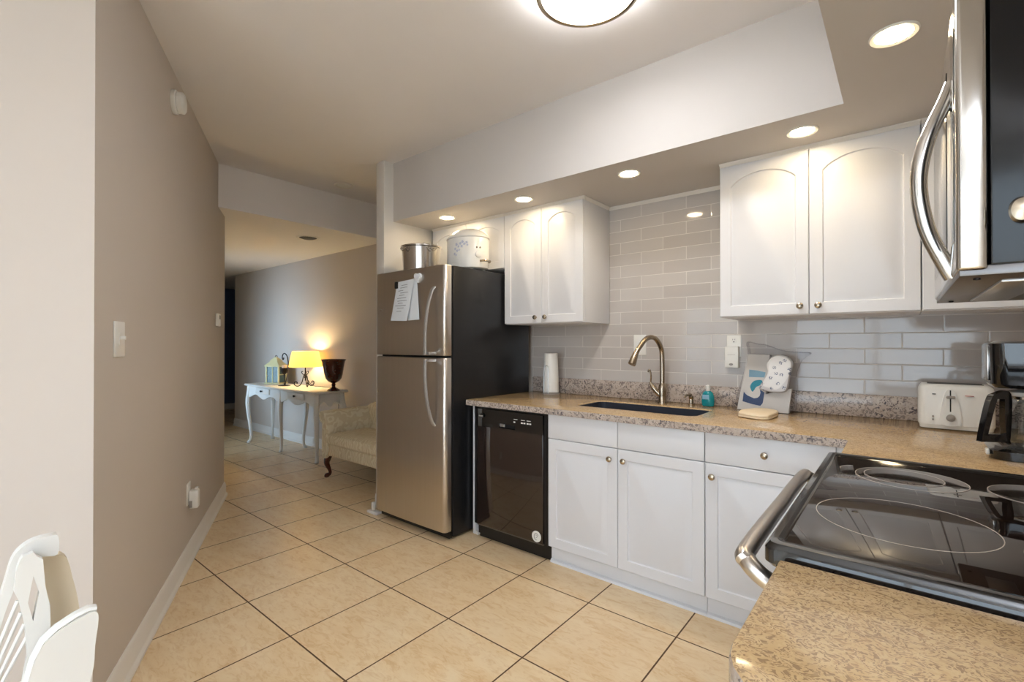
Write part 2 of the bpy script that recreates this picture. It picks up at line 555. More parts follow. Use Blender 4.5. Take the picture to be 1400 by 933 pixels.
# baseboards: flat board, ogee top and shoe, run along the wall
def baseboard(name, p, q, nrm, h=.115, ext0=0, ext1=0):
    p, q, nrm = Vector(p), Vector(q), Vector(nrm).normalized()
    d = (q - p).normalized()
    p = p - d * ext0; q = q + d * ext1
    prof = [(0, 0), (.026, 0), (.026, .014), (.016, .024), (.014, .028), (.014, h - .028), (.010, h - .016), (.008, h - .006), (.003, h), (0, h)]
    mb = MB()
    mb.loft([[(e.x + nrm.x * a, e.y + nrm.y * a, b) for a, b in prof] for e in (p, q)])
    return struct(name, mb, 'white_trim')
baseboard('baseboard_left', A, B, -N_, ext1=.012)
baseboard('baseboard_left_end', B, B + N_ * .14, D)
baseboard('baseboard_dining', A, C2, Vector((.888, -.459)), ext0=.012)
baseboard('baseboard_back', (-8.35, 3.13), (-3.275, 3.13), (0, -1))
baseboard('baseboard_far', (-10.48, 1.42), (-10.48, 5.5), (1, 0))
baseboard('baseboard_partition', (-3.275, 2.275), (-3.275, 3.13), (-1, 0))

# thin crown strip under the soffit, above the tile and above the wall cabinets
def crown(mb, x0, x1, y, d=.018):
    mb.loft([[(x, y - a, ZS - .022 + b) for a, b in ((0, 0), (.004, 0), (.008, .008), (d, .016), (d, .022), (0, .022))] for x in (x0, x1)])
t = MB(); crown(t, -1.64, -.775, 3.118)
struct('trim_1', t, 'white_trim')

# ------------------------------------------------------------------ fronts, knobs
def panel_front(mb, x0, x1, z0, z1, y, arch=0.0, th=.02, mg=.055):
    """cabinet door facing -Y: slab with a routed groove round a raised field, flat or arched on top"""
    def path(ins):
        a0, a1, b0, b1 = x0 + ins, x1 - ins, z0 + ins, z1 - ins
        n = 14
        pts = [(a0 + (a1 - a0) * k / n, b0) for k in range(n)]
        zs = b1 - arch
        pts += [(a1, b0 + (zs - b0) * k / n) for k in range(n)]
        for k in range(n):
            s_ = k / n
            pts.append((a1 + (a0 - a1) * s_, zs + arch * (1 - (2 * s_ - 1) ** 2) ** .8 if arch else zs))
        pts += [(a0, zs + (b0 - zs) * k / n) for k in range(n)]
        return pts
    def rect(ins):
        a0, a1, b0, b1 = x0 + ins, x1 - ins, z0 + ins, z1 - ins
        n = 14
        return [(a0 + (a1 - a0) * k / n, b0) for k in range(n)] + [(a1, b0 + (b1 - b0) * k / n) for k in range(n)] + \
               [(a1 + (a0 - a1) * k / n, b1) for k in range(n)] + [(a0, b1 + (b0 - b1) * k / n) for k in range(n)]
    L = lambda p, dy: [(a, y + dy, b) for a, b in p]
    mb.loft([L(rect(0), th), L(rect(0), .003), L(rect(.003), 0), L(path(mg), 0), L(path(mg + .004), .007), L(path(mg + .013), .007), L(path(mg + .034), .0005)])
    return mb
def slab_front(mb, x0, x1, z0, z1, y, th=.02):
    return mb.box(x0, x1, y, y + th, z0, z1, .003, 2)
def knob(parent, x, y, z, name='knob'):
    MB().lathe([(.006, 0), (.005, .010), (.007, .014), (.0145, .018), (.016, .023), (.014, .028), (.007, .031), (.001, .0315)], (x, y, z), 20, 'Y').build(name, 'nickel', parent)

G = .0015
# ------------------------------------------------------------------ base cabinets along the sink wall
YF = 2.356
def base_shell(root, x0, x1, sink=None):
    mb = MB()
    if sink:
        mb.box(x0, x1, YF + .021, YF + .04, .10, .897); mb.box(x0, x0 + .018, YF + .04, 3.10, .10, .897)
        mb.box(x1 - .018, x1, YF + .04, 3.10, .10, .897); mb.box(x0, x1, YF + .04, 3.10, .10, .12)
    else:
        mb.box(x0, x1, YF + .021, 3.10, .10, .897)
    mb.build('carcass', 'cabinet', root)
    k = MB(); k.box(x0, x1, YF + .040, YF + .06, 0, .10)
    k.loft([[(x, YF + .04 - a, b) for a, b in ((0, 0), (.016, 0), (.014, .012), (.006, .018), (0, .019))] for x in (x0, x1)])
    k.build('plinth', 'cabinet', root)
sb = thing('sink_base_cabinet', (-1.195, 2.74, 0), 'white double-door base cabinet under the sink, two blank panels above its doors', 'cabinet')
base_shell(sb, -1.652, -.739, True)
for i, (a, b, kx) in enumerate(((-1.652, -1.195, -1.236), (-1.195, -.738, -1.154))):
    d = panel_front(MB(), a + G, b - G, .105, .748, YF).build('door', 'cabinet', sb)
    knob(d, kx, YF, .691)
    slab_front(MB(), a + G, b - G, .752, .897, YF).build('false_drawer_front', 'cabinet', sb)
db = thing('drawer_base_cabinet', (-.46, 2.74, 0), 'white base cabinet with one drawer over one door, next to the stove', 'cabinet')
base_shell(db, -.737, -.178)
d = panel_front(MB(), -.737 + G, -.215, .105, .748, YF).build('door', 'cabinet', db); knob(d, -.70, YF, .689)
d = slab_front(MB(), -.737 + G, -.215, .752, .897, YF).build('drawer', 'cabinet', db); knob(d, -.476, YF, .822)
MB().box(-.213, -.178, YF + .004, YF + .02, .10, .897, .002).build('filler_strip', 'cabinet', db)

cc = thing('corner_base_cabinet', (.2, 2.55, 0), 'white corner base cabinet under the counter behind the stove', 'cabinet')
MB().box(-.176, .595, 1.975, 3.10, .0, .897, .003).build('carcass', 'cabinet', cc)
nb = thing('peninsula_base_cabinet', (.2, .78, 0), 'white base cabinet below the near counter end', 'cabinet')
MB().box(-.14, .595, .585, .965, 0, .897, .003).build('carcass', 'cabinet', nb)

# ------------------------------------------------------------------ counters
def slab(mb, outer, holes, z0, z1, c=.006):
    """stone slab: eased top edge made with an inset top outline"""
    def inset(l, dd):
        n = len(l); o = []
        ar = sum(l[i][0] * l[(i + 1) % n][1] - l[(i + 1) % n][0] * l[i][1] for i in range(n))
        sg = 1 if ar > 0 else -1
        for i in range(n):
            p, q, r_ = Vector(l[i - 1]), Vector(l[i]), Vector(l[(i + 1) % n])
            e1, e2 = (q - p).normalized(), (r_ - q).normalized()
            n1, n2 = Vector((-e1.y, e1.x)) * sg, Vector((-e2.y, e2.x)) * sg
            b = (n1 + n2)
            b = b / max(.4, b.length_squared / 2)
            o.append(tuple(q + b * dd))
        return o
    ti = inset(outer, c); tm = inset(outer, c * .3)
    th = [inset(h, -c) for h in holes]
    L = lambda l, z: [(p[0], p[1], z) for p in l]
    mb.loft([L(outer, z0), L(outer, z1 - c), L(tm, z1 - c * .3), L(ti, z1)], True, False, False)
    for h, t_ in zip(holes, th): mb.loft([L(h, z0), L(h, z1 - c), L(t_, z1)], True, False, False)
    for z, P in ((z1, [ti] + th), (z0, [outer] + list(holes))):
        flat = [p for l in P for p in l]
        vv = [mb._v((p[0], p[1], z)) for p in flat]
        for t_ in tessellate_polygon([[Vector((p[0], p[1], 0)) for p in l] for l in P]):
            try: mb.bm.faces.new([vv[i] for i in t_])
            except ValueError: pass
    bmesh.ops.remove_doubles(mb.bm, verts=mb.bm.verts[:], dist=1e-5)
    return mb
SK = rrect(-1.585, -.85, 2.555, 2.875, .05)
ct = thing('countertop', (-1.0, 2.7, ZC - .037), 'long L-shaped granite countertop on the sink wall, with the sink cut into it', 'countertop')
ct_mb = slab(MB(), [(-2.322, 2.335), (-.195, 2.335), (-.178, 2.328), (-.172, 2.312), (-.172, 1.972), (.594, 1.972), (.594, 3.116), (-2.322, 3.116)], [SK], ZC - .037, ZC)
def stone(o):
    o.data.materials.append(M['granite_greyed'])
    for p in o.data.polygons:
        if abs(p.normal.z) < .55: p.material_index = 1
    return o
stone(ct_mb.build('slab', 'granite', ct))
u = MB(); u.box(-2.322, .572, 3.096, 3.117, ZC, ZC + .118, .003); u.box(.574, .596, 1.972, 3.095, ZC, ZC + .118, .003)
tag(settle(u.build('stone_upstand', 'granite_greyed'), (-1.0, 3.1, ZC)), 'low speckled stone strip, greyed to imitate the light, along the bottom of the tile wall', 'backsplash')
nc = thing('peninsula_countertop', (.2, .77, ZC - .037), 'beige flecked stone counter end in the near right corner, in front of the stove', 'countertop')
nc_mb = slab(MB(), [(-.173, .965), (-.173, .66)] + [(-.073 - .1 * math.cos(R(a)), .66 - .1 * math.sin(R(a))) for a in range(15, 91, 15)] + [(.594, .56), (.594, .965)], [], ZC - .037, ZC)
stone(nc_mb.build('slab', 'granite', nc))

# ------------------------------------------------------------------ sink, faucet, dispensers
sk = thing('sink', (-1.22, 2.715, .72), 'dark undermount steel sink basin set in the countertop', 'sink')
so = rrect(-1.5835, -.8515, 2.5565, 2.8735, .0485); si = rrect(-1.576, -.859, 2.564, 2.866, .045); sbm = rrect(-1.565, -.87, 2.575, 2.855, .07)
L = lambda l, z: [(p[0], p[1], z) for p in l]
MB().loft([L(so, .72), L(so, ZC - .007), L(si, ZC - .006), L(si, .76), L(sbm, .735)]).build('basin', 'sink', sk)
MB().lathe([(.045, .735), (.045, .738), (.036, .739), (.034, .736)], (-1.2, 2.72, 0), 20).build('drain', 'steel_bright', sk)

fa = thing('faucet', (-1.20, 2.99, ZC), 'tall brushed nickel gooseneck faucet behind the sink', 'faucet')
MB().lathe([(.030, 0), (.030, .004), (.026, .012), (.024, .05), (.0265, .085), (.022, .115), (.0165, .13)], (-1.20, 2.99, ZC), 24).build('faucet_body', 'bronze', fa)
sp = smooth([(-1.20, 2.99, ZC + .10), (-1.20, 2.99, ZC + .27), (-1.203, 2.978, ZC + .355), (-1.222, 2.925, ZC + .418), (-1.248, 2.856, ZC + .415), (-1.27, 2.80, ZC + .36), (-1.28, 2.775, ZC + .325)], 7)
MB().tube(sp, .0155, 16).build('spout', 'bronze', fa)
MB().tube([(-1.279, 2.778, ZC + .33), (-1.284, 2.768, ZC + .312), (-1.293, 2.75, ZC + .265), (-1.2955, 2.745, ZC + .255)], [.0165, .019, .0245, .024], 18).build('spray_head', 'bronze', fa)
lv = MB(); lv.tube(smooth([(-1.205, 2.988, ZC + .045), (-1.235, 2.98, ZC + .075), (-1.262, 2.972, ZC + .112), (-1.27, 2.97, ZC + .135)], 5), [.017] * 8 + [.016, .014, .012, .011, .01, .009, .009, .008], 12)
lv.tube(smooth([(-1.27, 2.97, ZC + .13), (-1.266, 2.968, ZC + .175), (-1.272, 2.966, ZC + .21), (-1.281, 2.966, ZC + .212), (-1.284, 2.966, ZC + .198)], 6), .0055, 10)
lv.build('lever', 'bronze', fa)

sd = thing('soap_pump', (-1.03, 3.03, ZC), 'short nickel soap pump set in the counter right of the faucet', 'soap dispenser')
MB().lathe([(.020, 0), (.020, .006), (.014, .010), (.012, .035), (.015, .04), (.015, .055), (.006, .06), (.006, .068)], (-1.03, 3.03, ZC), 18).build('pump_body', 'bronze', sd)
MB().tube([(-1.03, 3.03, ZC + .062), (-1.035, 3.01, ZC + .066), (-1.045, 2.975, ZC + .060), (-1.047, 2.968, ZC + .052)], [.008, .008, .006, .005], 10).build('nozzle', 'bronze', sd)

bt = thing('soap_bottle', (-.925, 3.02, ZC), 'small teal liquid soap bottle with a white cap, right of the soap pump', 'bottle')
MB().lathe([(.030, .001), (.036, .006), (.038, .03), (.036, .062), (.028, .085), (.014, .095)], (-.925, 3.02, ZC), 24, sc=(1, .65)).build('bottle_body', 'teal', bt)
MB().lathe([(.012, .094), (.012, .106), (.0135, .106), (.0135, .126), (.004, .131)], (-.925, 3.02, ZC), 18).build('cap', 'white_plastic', bt)
MB().box(-.95, -.913, 2.9935, 2.9965, ZC + .045, ZC + .072, .001).build('front_sticker', 'sky_print', bt)

# paper towels on a holder with a front arm
pt = thing('paper_towel_roll', (-2.075, 3.0, ZC), 'white paper towel roll standing on the counter beside the fridge', 'paper towels')
MB().lathe([(.066, 0), (.066, .008), (.062, .012)], (-2.075, 3.0, ZC), 28).build('holder_base', 'grey_plastic', pt)
MB().lathe([(.016, .31), (.052, .31), (.0535, .306), (.0605, .016), (.016, .016)], (-2.075, 3.0, ZC), 32).build('roll', 'white_plastic', pt)
MB().tube(smooth([(-2.096, 2.935, ZC + .010), (-2.094, 2.938, ZC + .18), (-2.085, 2.942, ZC + .215), (-2.066, 2.942, ZC + .215), (-2.057, 2.938, ZC + .18), (-2.055, 2.935, ZC + .010)], 6), .0035, 8).build('tension_arm', 'handle', pt)

# ------------------------------------------------------------------ plates on the tile wall
def plate(x0, x1, z0, z1, y=3.118):
    return MB().box(x0, x1, y - .006, y, z0, z1, .003)
pl = thing('wall_plate', (-1.408, 3.118, 1.31), 'blank white wall plate behind the faucet spout', 'wall plate')
plate(-1.454, -1.362, 1.238, 1.379).build('plate', 'white_plastic', pl)
MB().box(-1.424, -1.392, 3.109, 3.113, 1.276, 1.342, .0015).build('rocker', 'white_plastic', pl)
ol = thing('power_outlet', (-.80, 3.118, 1.30), 'white power outlet on the tile left of the plastic bag', 'outlet')
plate(-.841, -.757, 1.236, 1.370).build('plate', 'white_plastic', ol)
r_ = MB().lathe([(.017, 0), (.017, .003)], (-.799, 3.1125, 1.338), 20, 'Y').build('receptacle', 'white_plastic', ol)
s_ = MB()
for dx in (-.006, .006): s_.box(-.799 + dx - .001, -.799 + dx + .001, 3.1086, 3.1096, 1.339, 1.347)
s_.box(-.8025, -.7955, 3.1086, 3.1096, 1.326, 1.331)
s_.build('slots', 'dark', r_)
gd = thing('plug_in_adapter', (-.803, 3.10, 1.235), 'white plug-in adapter in the lower socket of the tile wall outlet', 'adapter')
MB().box(-.843, -.766, 3.074, 3.1115, 1.172, 1.301, .004).build('case', 'white_plastic', gd)
MB().box(-.826, -.783, 3.0732, 3.0745, 1.250, 1.2515).build('seam_line', 'grey_plastic', gd)
MB().lathe([(.009, 0), (.009, .002), (.006, .0025)], (-.806, 3.0745, 1.192), 18, 'Y', sc=(1.3, .8)).build('button', 'grey_plastic', gd)

# ------------------------------------------------------------------ upper cabinets
YU = 2.745
def upper(name, label, xs, z0, z1, knobs, arch=.05, side_r=True, mg=.055):
    c = thing(name, ((xs[0] + xs[-1]) / 2, 2.93, z0), label, 'cabinet')
    MB().box(xs[0], xs[-1], YU + .021, 3.116, z0, z1, .002).build('carcass', 'cabinet', c)
    for i in range(len(xs) - 1):
        d = panel_front(MB(), xs[i] + G, xs[i + 1] - G, z0 + .004, z1 - .004, YU, arch, mg=mg).build('door', 'cabinet', c)
        if knobs and knobs[i] is not None: knob(d, knobs[i], YU, z0 + .045)
    k = MB(); crown(k, xs[0], xs[-1] + (.012 if side_r else 0), YU + .01)
    if side_r:
        k.loft([[(xs[-1] + a, y, ZS - .022 + b) for a, b in ((0, 0), (.003, 0), (.006, .008), (.014, .016), (.014, .022), (0, .022))] for y in (YU + .0, 3.098)])
    k.build('crown_strip', 'white_trim', c)
    return c
upper('fridge_wall_cabinet', 'short white two-door wall cabinet above the fridge, behind the pot', (-3.135, -2.73, -2.326), 1.885, 2.283, None, .045, False)
upper('left_wall_cabinet', 'white two-door wall cabinet with arched panels right of the fridge', (-2.324, -1.982, -1.640), 1.46, 2.283, (-2.025, -1.94), .05)
upper('right_wall_cabinet', 'white two-door wall cabinet with arched panels above the plastic bag', (-.777, -.358, .062), 1.46, 2.283, (-.395, -.318), .06, False)
upper('corner_wall_cabinet', 'white corner wall cabinet behind the microwave', (.064, .59), 1.46, 2.283, None, .05, False)

# ------------------------------------------------------------------ dishwasher and end panel
dw = thing('dishwasher', (-1.96, 2.7, 0), 'black dishwasher between the fridge and the sink cabinet', 'dishwasher')
MB().box(-2.262, -1.657, 2.40, 3.05, .02, .895).build('tub_case', 'black_plastic', dw)
dd = MB().box(-2.228, -1.680, YF - .012, YF + .03, .105, .770, .006).build('door', 'door_black', dw)
MB().box(-2.228, -1.680, YF - .006, YF + .01, .098, .106).build('lower_trim', 'steel_dark', dd)
cp = MB()
hole = [(-2.03, .772), (-1.895, .772), (-1.895, .80), (-2.03, .80)]
cp.prism([(-2.228, .765), (-1.680, .765), (-1.680, .882), (-2.228, .882)], XZ, YF - .014, YF + .03, [hole])
cpo = cp.build('control_panel', 'black_gloss', dw)
MB().box(-2.035, -1.89, YF + .012, YF + .028, .768, .803).build('latch_recess', 'dark', cpo)
MB().box(-2.03, -1.99, YF - .004, YF + .004, .778, .798, .003).build('latch', 'handle', cpo)
MB().lathe([(.016, 0), (.015, .012), (.006, .016)], (-2.175, YF - .014, .838), 18, 'Y').build('dial', 'black_plastic', cpo)
MB().box(-2.19, -2.155, YF - .0305, YF - .029, .834, .842).build('dial_mark', 'handle', cpo)
for x0_, n in ((-1.905, 1), (-1.845, 2), (-1.80, 2)):
    for j in range(n): MB().box(x0_ + j * .02, x0_ + j * .02 + .013, YF - .0165, YF - .0138, .818, .826).build('button', 'white_plastic', cpo)
    MB().box(x0_, x0_ + .03, YF - .0155, YF - .0138, .838, .841).build('button_caption', 'white_plastic', cpo)
MB().box(-2.262, -2.228, YF + .004, YF + .04, .10, .897).build('side_trim', 'black_plastic', dw)
MB().box(-1.680, -1.656, YF + .002, YF + .04, .10, .897).build('side_trim', 'black_plastic', dw)
MB().box(-2.262, -1.656, YF + .004, YF + .03, .882, .897).build('top_trim', 'black_plastic', dw)
MB().box(-2.25, -1.656, YF + .045, YF + .06, .0, .098).build('kick_plate', 'black_plastic', dw)
st = MB().lathe([(.034, 0), (.034, .0015)], (-1.728, YF - .012, .145), 28, 'Y').build('sticker', 'white_plastic', dw)
g = MB()
g.tube([(-1.728 + .016 * math.cos(R(a)), YF - .0148, .145 + .020 * math.sin(R(a))) for a in range(20, 300, 20)], .0018, 6)
g.tube([(-1.728 + .007 * math.cos(R(a)), YF - .0148, .147 + .008 * math.sin(R(a))) for a in range(-120, 160, 20)], .0016, 6)
g.build('sticker_emblem', 'grey_plastic', st)
ep = thing('end_panel', (-2.30, 2.75, 0), 'narrow white end panel standing between the fridge and the dishwasher', 'panel')
MB().box(-2.318, -2.290, 2.40, 3.09, 0, .895, .002).build('board', 'cabinet', ep)
MB().loft([[(-2.290 + a, y, b) for a, b in ((0, 0), (.022, 0), (.02, .016), (.008, .024), (0, .026))] for y in (2.398, 3.05)]).build('shoe_strip', 'white_trim', ep)

# ------------------------------------------------------------------ refrigerator
FX0, FX1, FY = -3.112, -2.338, 2.155
fr = thing('refrigerator', (-2.725, 2.6, 0), 'stainless top-freezer refrigerator with black sides, note stuck on its freezer door', 'refrigerator')
MB().box(FX0 + .004, FX1, FY + .075, 3.07, .02, 1.845, .006).build('cabinet_body', 'black_side', fr)
def fdoor(z0, z1):
    mb = MB()
    pr = []
    n = 6
    r = .028
    for k in range(n + 1):
        a = R(90 * k / n); pr.append((FX0 + r - r * math.cos(a), FY + r - r * math.sin(a)))
    W = FX1 - FX0
    for k in range(1, 8):
        s_ = k / 8; pr.append((FX0 + r + (W - 2 * r) * s_, FY - .006 * math.sin(PI * s_)))
    for k in range(n + 1):
        a = R(90 * k / n); pr.append((FX1 - r + r * math.sin(a), FY + r - r * math.cos(a)))
    pr += [(FX1, FY + .058), (FX0, FY + .058)]
    e = .006
    def ins(p, d_):
        return [(FX0 + d_ + (x - FX0) * (W - 2 * d_) / W, max(y, FY) + d_ * (1 if y < FY + .05 else 0) + min(0, y - FY)) for x, y in p]
    mb.loft([L(ins(pr, e), z0), L(ins(pr, e * .3), z0 + e * .3), L(pr, z0 + e), L(pr, z1 - e), L(ins(pr, e * .3), z1 - e * .3), L(ins(pr, e), z1)])
    return mb
fz = fdoor(1.236, 1.845).build('freezer_door', 'steel', fr)
fd = fdoor(.062, 1.222).build('fridge_door', 'steel', fr)
MB().box(FX0 + .01, FX1 - .008, FY + .058, FY + .076, .07, 1.835).build('door_gasket', 'rubber', fr)
MB().box(FX0 + .01, FX1 - .01, FY + .05, FY + .076, .012, .055, .003).build('base_grille', 'black_plastic', fr)
MB().box(FX0 + .02, FX0 + .1, FY + .03, FY + .07, 1.8455, 1.853, .003).build('hinge_cover', 'grey_plastic', fr)
hx = -2.452
h1 = MB(); h1.tube(smooth([(hx + .012, FY + .002, 1.70), (hx + .008, FY - .022, 1.672), (hx, FY - .052, 1.56), (hx - .006, FY - .066, 1.42), (hx - .008, FY - .068, 1.30), (hx - .008, FY - .066, 1.245)], 6), .015, 12, (1.0, .55), (1, 0, 0))
h1.box(hx - .012, hx + .03, FY - .062, FY + .003, 1.243, 1.262, .004)
h1.build('handle', 'handle', fz)
h2 = MB(); h2.tube(smooth([(hx + .012, FY + .002, .765), (hx + .008, FY - .022, .80), (hx, FY - .052, .91), (hx - .006, FY - .066, 1.04), (hx - .008, FY - .068, 1.15), (hx - .008, FY - .066, 1.215)], 6), .015, 12, (1.0, .55), (1, 0, 0))
h2.box(hx - .012, hx + .03, FY - .062, FY + .003, 1.196, 1.215, .004)
h2.build('handle', 'handle', fd)
MB().lathe([(.009, 0), (.007, .006), (.002, .008)], (-3.035, FY - .002, 1.57), 14, 'Y').build('door_badge', 'steel_bright', fz)
MB().lathe([(.006, 0), (.004, .004)], (-3.07, FY - .001, .96), 12, 'Y').build('door_button', 'steel_bright', fd)
# foot block beside the fridge
fb = thing('floor_bracket', (-3.19, 2.20, 0), 'small white bracket on the floor at the left foot of the fridge', 'bracket')
q = MB(); q.box(-3.245, -3.125, 2.17, 2.225, 0, .018, .004)
q.box(-3.21, -3.185, 2.185, 2.212, .018, .085, .005)
q.build('block', 'white_trim', fb)

# note sheets held by a magnet clip and a heart magnet
def sheet(name, cs, y0, curl):
    """cs: TL, TR, BR, BL in (x, z)"""
    mb = MB(); n = 8
    top, bot = [], []
    rows = []
    for i in range(n + 1):
        s_ = i / n; row = []
        for j in range(n + 1):
            t_ = j / n
            x = (cs[0][0] * (1 - t_) + cs[1][0] * t_) * (1 - s_) + (cs[3][0] * (1 - t_) + cs[2][0] * t_) * s_
            z = (cs[0][1] * (1 - t_) + cs[1][1] * t_) * (1 - s_) + (cs[3][1] * (1 - t_) + cs[2][1] * t_) * s_
            row.append((x, y0 - curl * s_ ** 1.6 - .004 * math.sin(PI * t_), z))
        rows.append(row)
    for off in (0, .0008):
        vv = [[mb._v((p[0], p[1] + off, p[2])) for p in r0] for r0 in rows]
        for i in range(n):
            for j in range(n): mb.bm.faces.new((vv[i][j], vv[i][j + 1], vv[i + 1][j + 1], vv[i + 1][j]))
    return mb, rows
mb, _ = sheet('s', [(-2.70, 1.765), (-2.61, 1.775), (-2.575, 1.483), (-2.70, 1.480)], FY - .012, .006)
n2 = tag(settle(mb.build('note_sheet', 'paper'), (-2.65, FY - .012, 1.62)), 'blank white paper sheet hanging behind the printed note on the freezer door', 'paper')
mb, rows = sheet('s', [(-2.815, 1.757), (-2.625, 1.768), (-2.685, 1.476), (-2.868, 1.483)], FY - .024, .016)
n1 = thing('note_sheet', (-2.75, FY - .03, 1.62), 'printed white note sheet on the freezer door, in front of a blank sheet', 'paper')
mb.build('paper', 'paper', n1)
ln = MB()
for i, (s_, w0, w1) in enumerate(((.11, .35, .7), (.17, .3, .72), (.24, .2, .5), (.30, .35, .8), (.36, .3, .62), (.43, .2, .75), (.50, .25, .8), (.56, .3, .6), (.62, .15, .8), (.68, .3, .7), (.76, .3, .6))):
    k = s_ * 8; i0 = int(k); f_ = k - i0
    pts = []
    for t_ in (w0, w1):
        j0 = min(7, int(t_ * 8)); g_ = t_ * 8 - j0
        p = [sum(wt * rows[a][b][c_] for a, b, wt in ((i0, j0, (1 - f_) * (1 - g_)), (i0, j0 + 1, (1 - f_) * g_), (i0 + 1, j0, f_ * (1 - g_)), (i0 + 1, j0 + 1, f_ * g_))) for c_ in range(3)]
        pts.append(p)
    (xa, ya, za), (xb, yb, zb) = pts
    vv = [ln._v(p) for p in ((xa, ya - .0032, za + .0018), (xb, yb - .0032, zb + .0018), (xb, yb - .0032, zb - .0018), (xa, ya - .0032, za - .0018))]
    ln.bm.faces.new(vv)
ln.build('text_lines', 'ink', n1)
mg = tag(settle(MB().box(-2.835, -2.80, FY - .034, FY - .001, 1.712, 1.762, .006).build('magnet_clip', 'dark'), (-2.8175, FY - .018, 1.737)), 'small black magnet clip at the top left corner of the note', 'magnet')
hm = MB()
hp = [(-2.598 + .036 * (math.sin(R(a)) ** 3) * .9, 1.778 + .0022 * (13 * math.cos(R(a)) - 5 * math.cos(R(2 * a)) - 2 * math.cos(R(3 * a)) - math.cos(R(4 * a)))) for a in range(0, 360, 15)]
hm.prism(hp, XZ, FY - .022, FY - .002)
tag(settle(hm.build('heart_magnet', 'paper'), (-2.598, FY - .012, 1.778)), 'pale heart-shaped magnet at the top right of the note sheets', 'magnet')

# ------------------------------------------------------------------ on top of the fridge
po = thing('stock_pot', (-2.87, 2.40, 1.846), 'shiny stainless stock pot on top of the fridge', 'pot')
MB().lathe([(.128, 0), (.134, .004), (.150, .198), (.158, .202), (.158, .207), (.146, .206), (.131, .008), (.0, .008)][:-1], (-2.87, 2.40, 1.846), 48, cap1=True).build('pot_body', 'steel_bright', po)
lid = MB().lathe([(.157, .2075), (.157, .212), (.14, .218), (.06, .226), (.015, .228)], (-2.87, 2.40, 1.846), 40).build('lid', 'steel_bright', po)
MB().tube(smooth([(-2.905, 2.40, 1.872 + .20), (-2.900, 2.40, 1.872 + .216), (-2.87, 2.40, 1.846 + .222), (-2.840, 2.40, 1.872 + .216), (-2.835, 2.40, 1.872 + .20)], 5), .006, 8).build('lid_knob', 'steel_bright', lid)
for s_ in (-1, 1):
    a0 = R(-50 + s_ * 40)
    c_ = Vector((-2.87 + .15 * math.cos(a0), 2.40 + .15 * math.sin(a0), 1.846))
    tx = Vector((-math.sin(a0), math.cos(a0), 0)); nn = Vector((math.cos(a0), math.sin(a0), 0))
    MB().tube(smooth([c_ + tx * .035 + Vector((0, 0, .19)), c_ + tx * .032 + nn * .022 + Vector((0, 0, .183)), c_ + nn * .028 + Vector((0, 0, .163)), c_ - tx * .032 + nn * .022 + Vector((0, 0, .183)), c_ - tx * .035 + Vector((0, 0, .19))], 5), .0035, 8).build('side_handle', 'steel_bright', po)

sl = thing('slow_cooker', (-2.485, 2.52, 1.846), 'white oval roaster with lavender flower print on top of the fridge', 'slow cooker')
c_ = (-2.485, 2.52, 1.846)
MB().lathe([(.150, .012), (.165, .018), (.172, .05), (.172, .225), (.168, .232)], c_, 48, sc=(1, .78)).build('shell', 'gold_white', sl)
for a in (40, 140, 220, 320): MB().lathe([(.012, 0), (.012, .014)], (c_[0] + .13 * math.cos(R(a)), c_[1] + .1 * math.sin(R(a)), c_[2]), 10).build('foot', 'gold_white', sl)
MB().lathe([(.171, .2325), (.176, .236), (.176, .244), (.165, .256), (.13, .285), (.07, .308), (.005, .312)], c_, 48, sc=(1, .78)).build('lid', 'gold_white', sl)
pb = MB()
for (a, h, r0) in ((-118, .15, .014), (-112, .135, .011), (-107, .155, .013), (-101, .165, .014), (-96, .15, .012), (-90, .16, .011), (-122, .12, .012), (-116, .105, .012), (-110, .11, .01), (-124, .085, .011), (-119, .075, .009), (-88, .142, .009), (-103, .135, .012)):
    an = R(a + 34); nx, ny = math.cos(an), math.sin(an) * .78
    ctr = Vector((c_[0] + .1725 * nx, c_[1] + .1725 * ny, c_[2] + h + .03)); nr = Vector((math.cos(an) * .78, math.sin(an), 0)).normalized(); tg = Vector((-nr.y, nr.x, 0))
    ring = [pb._v(ctr + nr * .0012 + tg * (r0 * (1 + .35 * math.cos(5 * R(t_))) * .75 * math.cos(R(t_))) + Vector((0, 0, r0 * (1 + .35 * math.cos(5 * R(t_))) * .75 * math.sin(R(t_))))) for t_ in range(0, 360, 18)]
    pb.bm.faces.new(ring)
pb.build('flower_print', 'blue_print', sl)
an = R(-24)
dn = Vector((math.cos(an) * .78, math.sin(an), 0)).normalized()
dm = Matrix.Translation((c_[0] + .1722 * math.cos(an), c_[1] + .1722 * .78 * math.sin(an), c_[2])) @ Matrix(((-dn.y, dn.x, 0), (dn.x, dn.y, 0), (0, 0, 1))).to_4x4()
def olathe(mtx, prof, z, seg=22, sc=(1, 1)):
    return MB(mtx).loft([[(r0 * sc[0] * math.cos(2 * PI * k / seg), h, z + r0 * sc[1] * math.sin(2 * PI * k / seg)) for k in range(seg)] for r0, h in prof])
olathe(dm, [(.024, -.003), (.022, .010), (.010, .013)], .105).build('dial', 'gold_white', sl)
for dx in (-.012, .012): olathe(dm @ Matrix.Translation((dx, 0, 0)), [(.006, -.002), (.006, .002)], .155, 14).build('setting_mark', 'nickel', sl)
MB().tube(smooth([(c_[0] + .165, c_[1] - .045, c_[2] + .06), (c_[0] + .192, c_[1] - .03, c_[2] + .062), (c_[0] + .200, c_[1], c_[2] + .062), (c_[0] + .192, c_[1] + .03, c_[2] + .062), (c_[0] + .165, c_[1] + .045, c_[2] + .06)], 5), .008, 8).build('side_handle', 'nickel', sl)

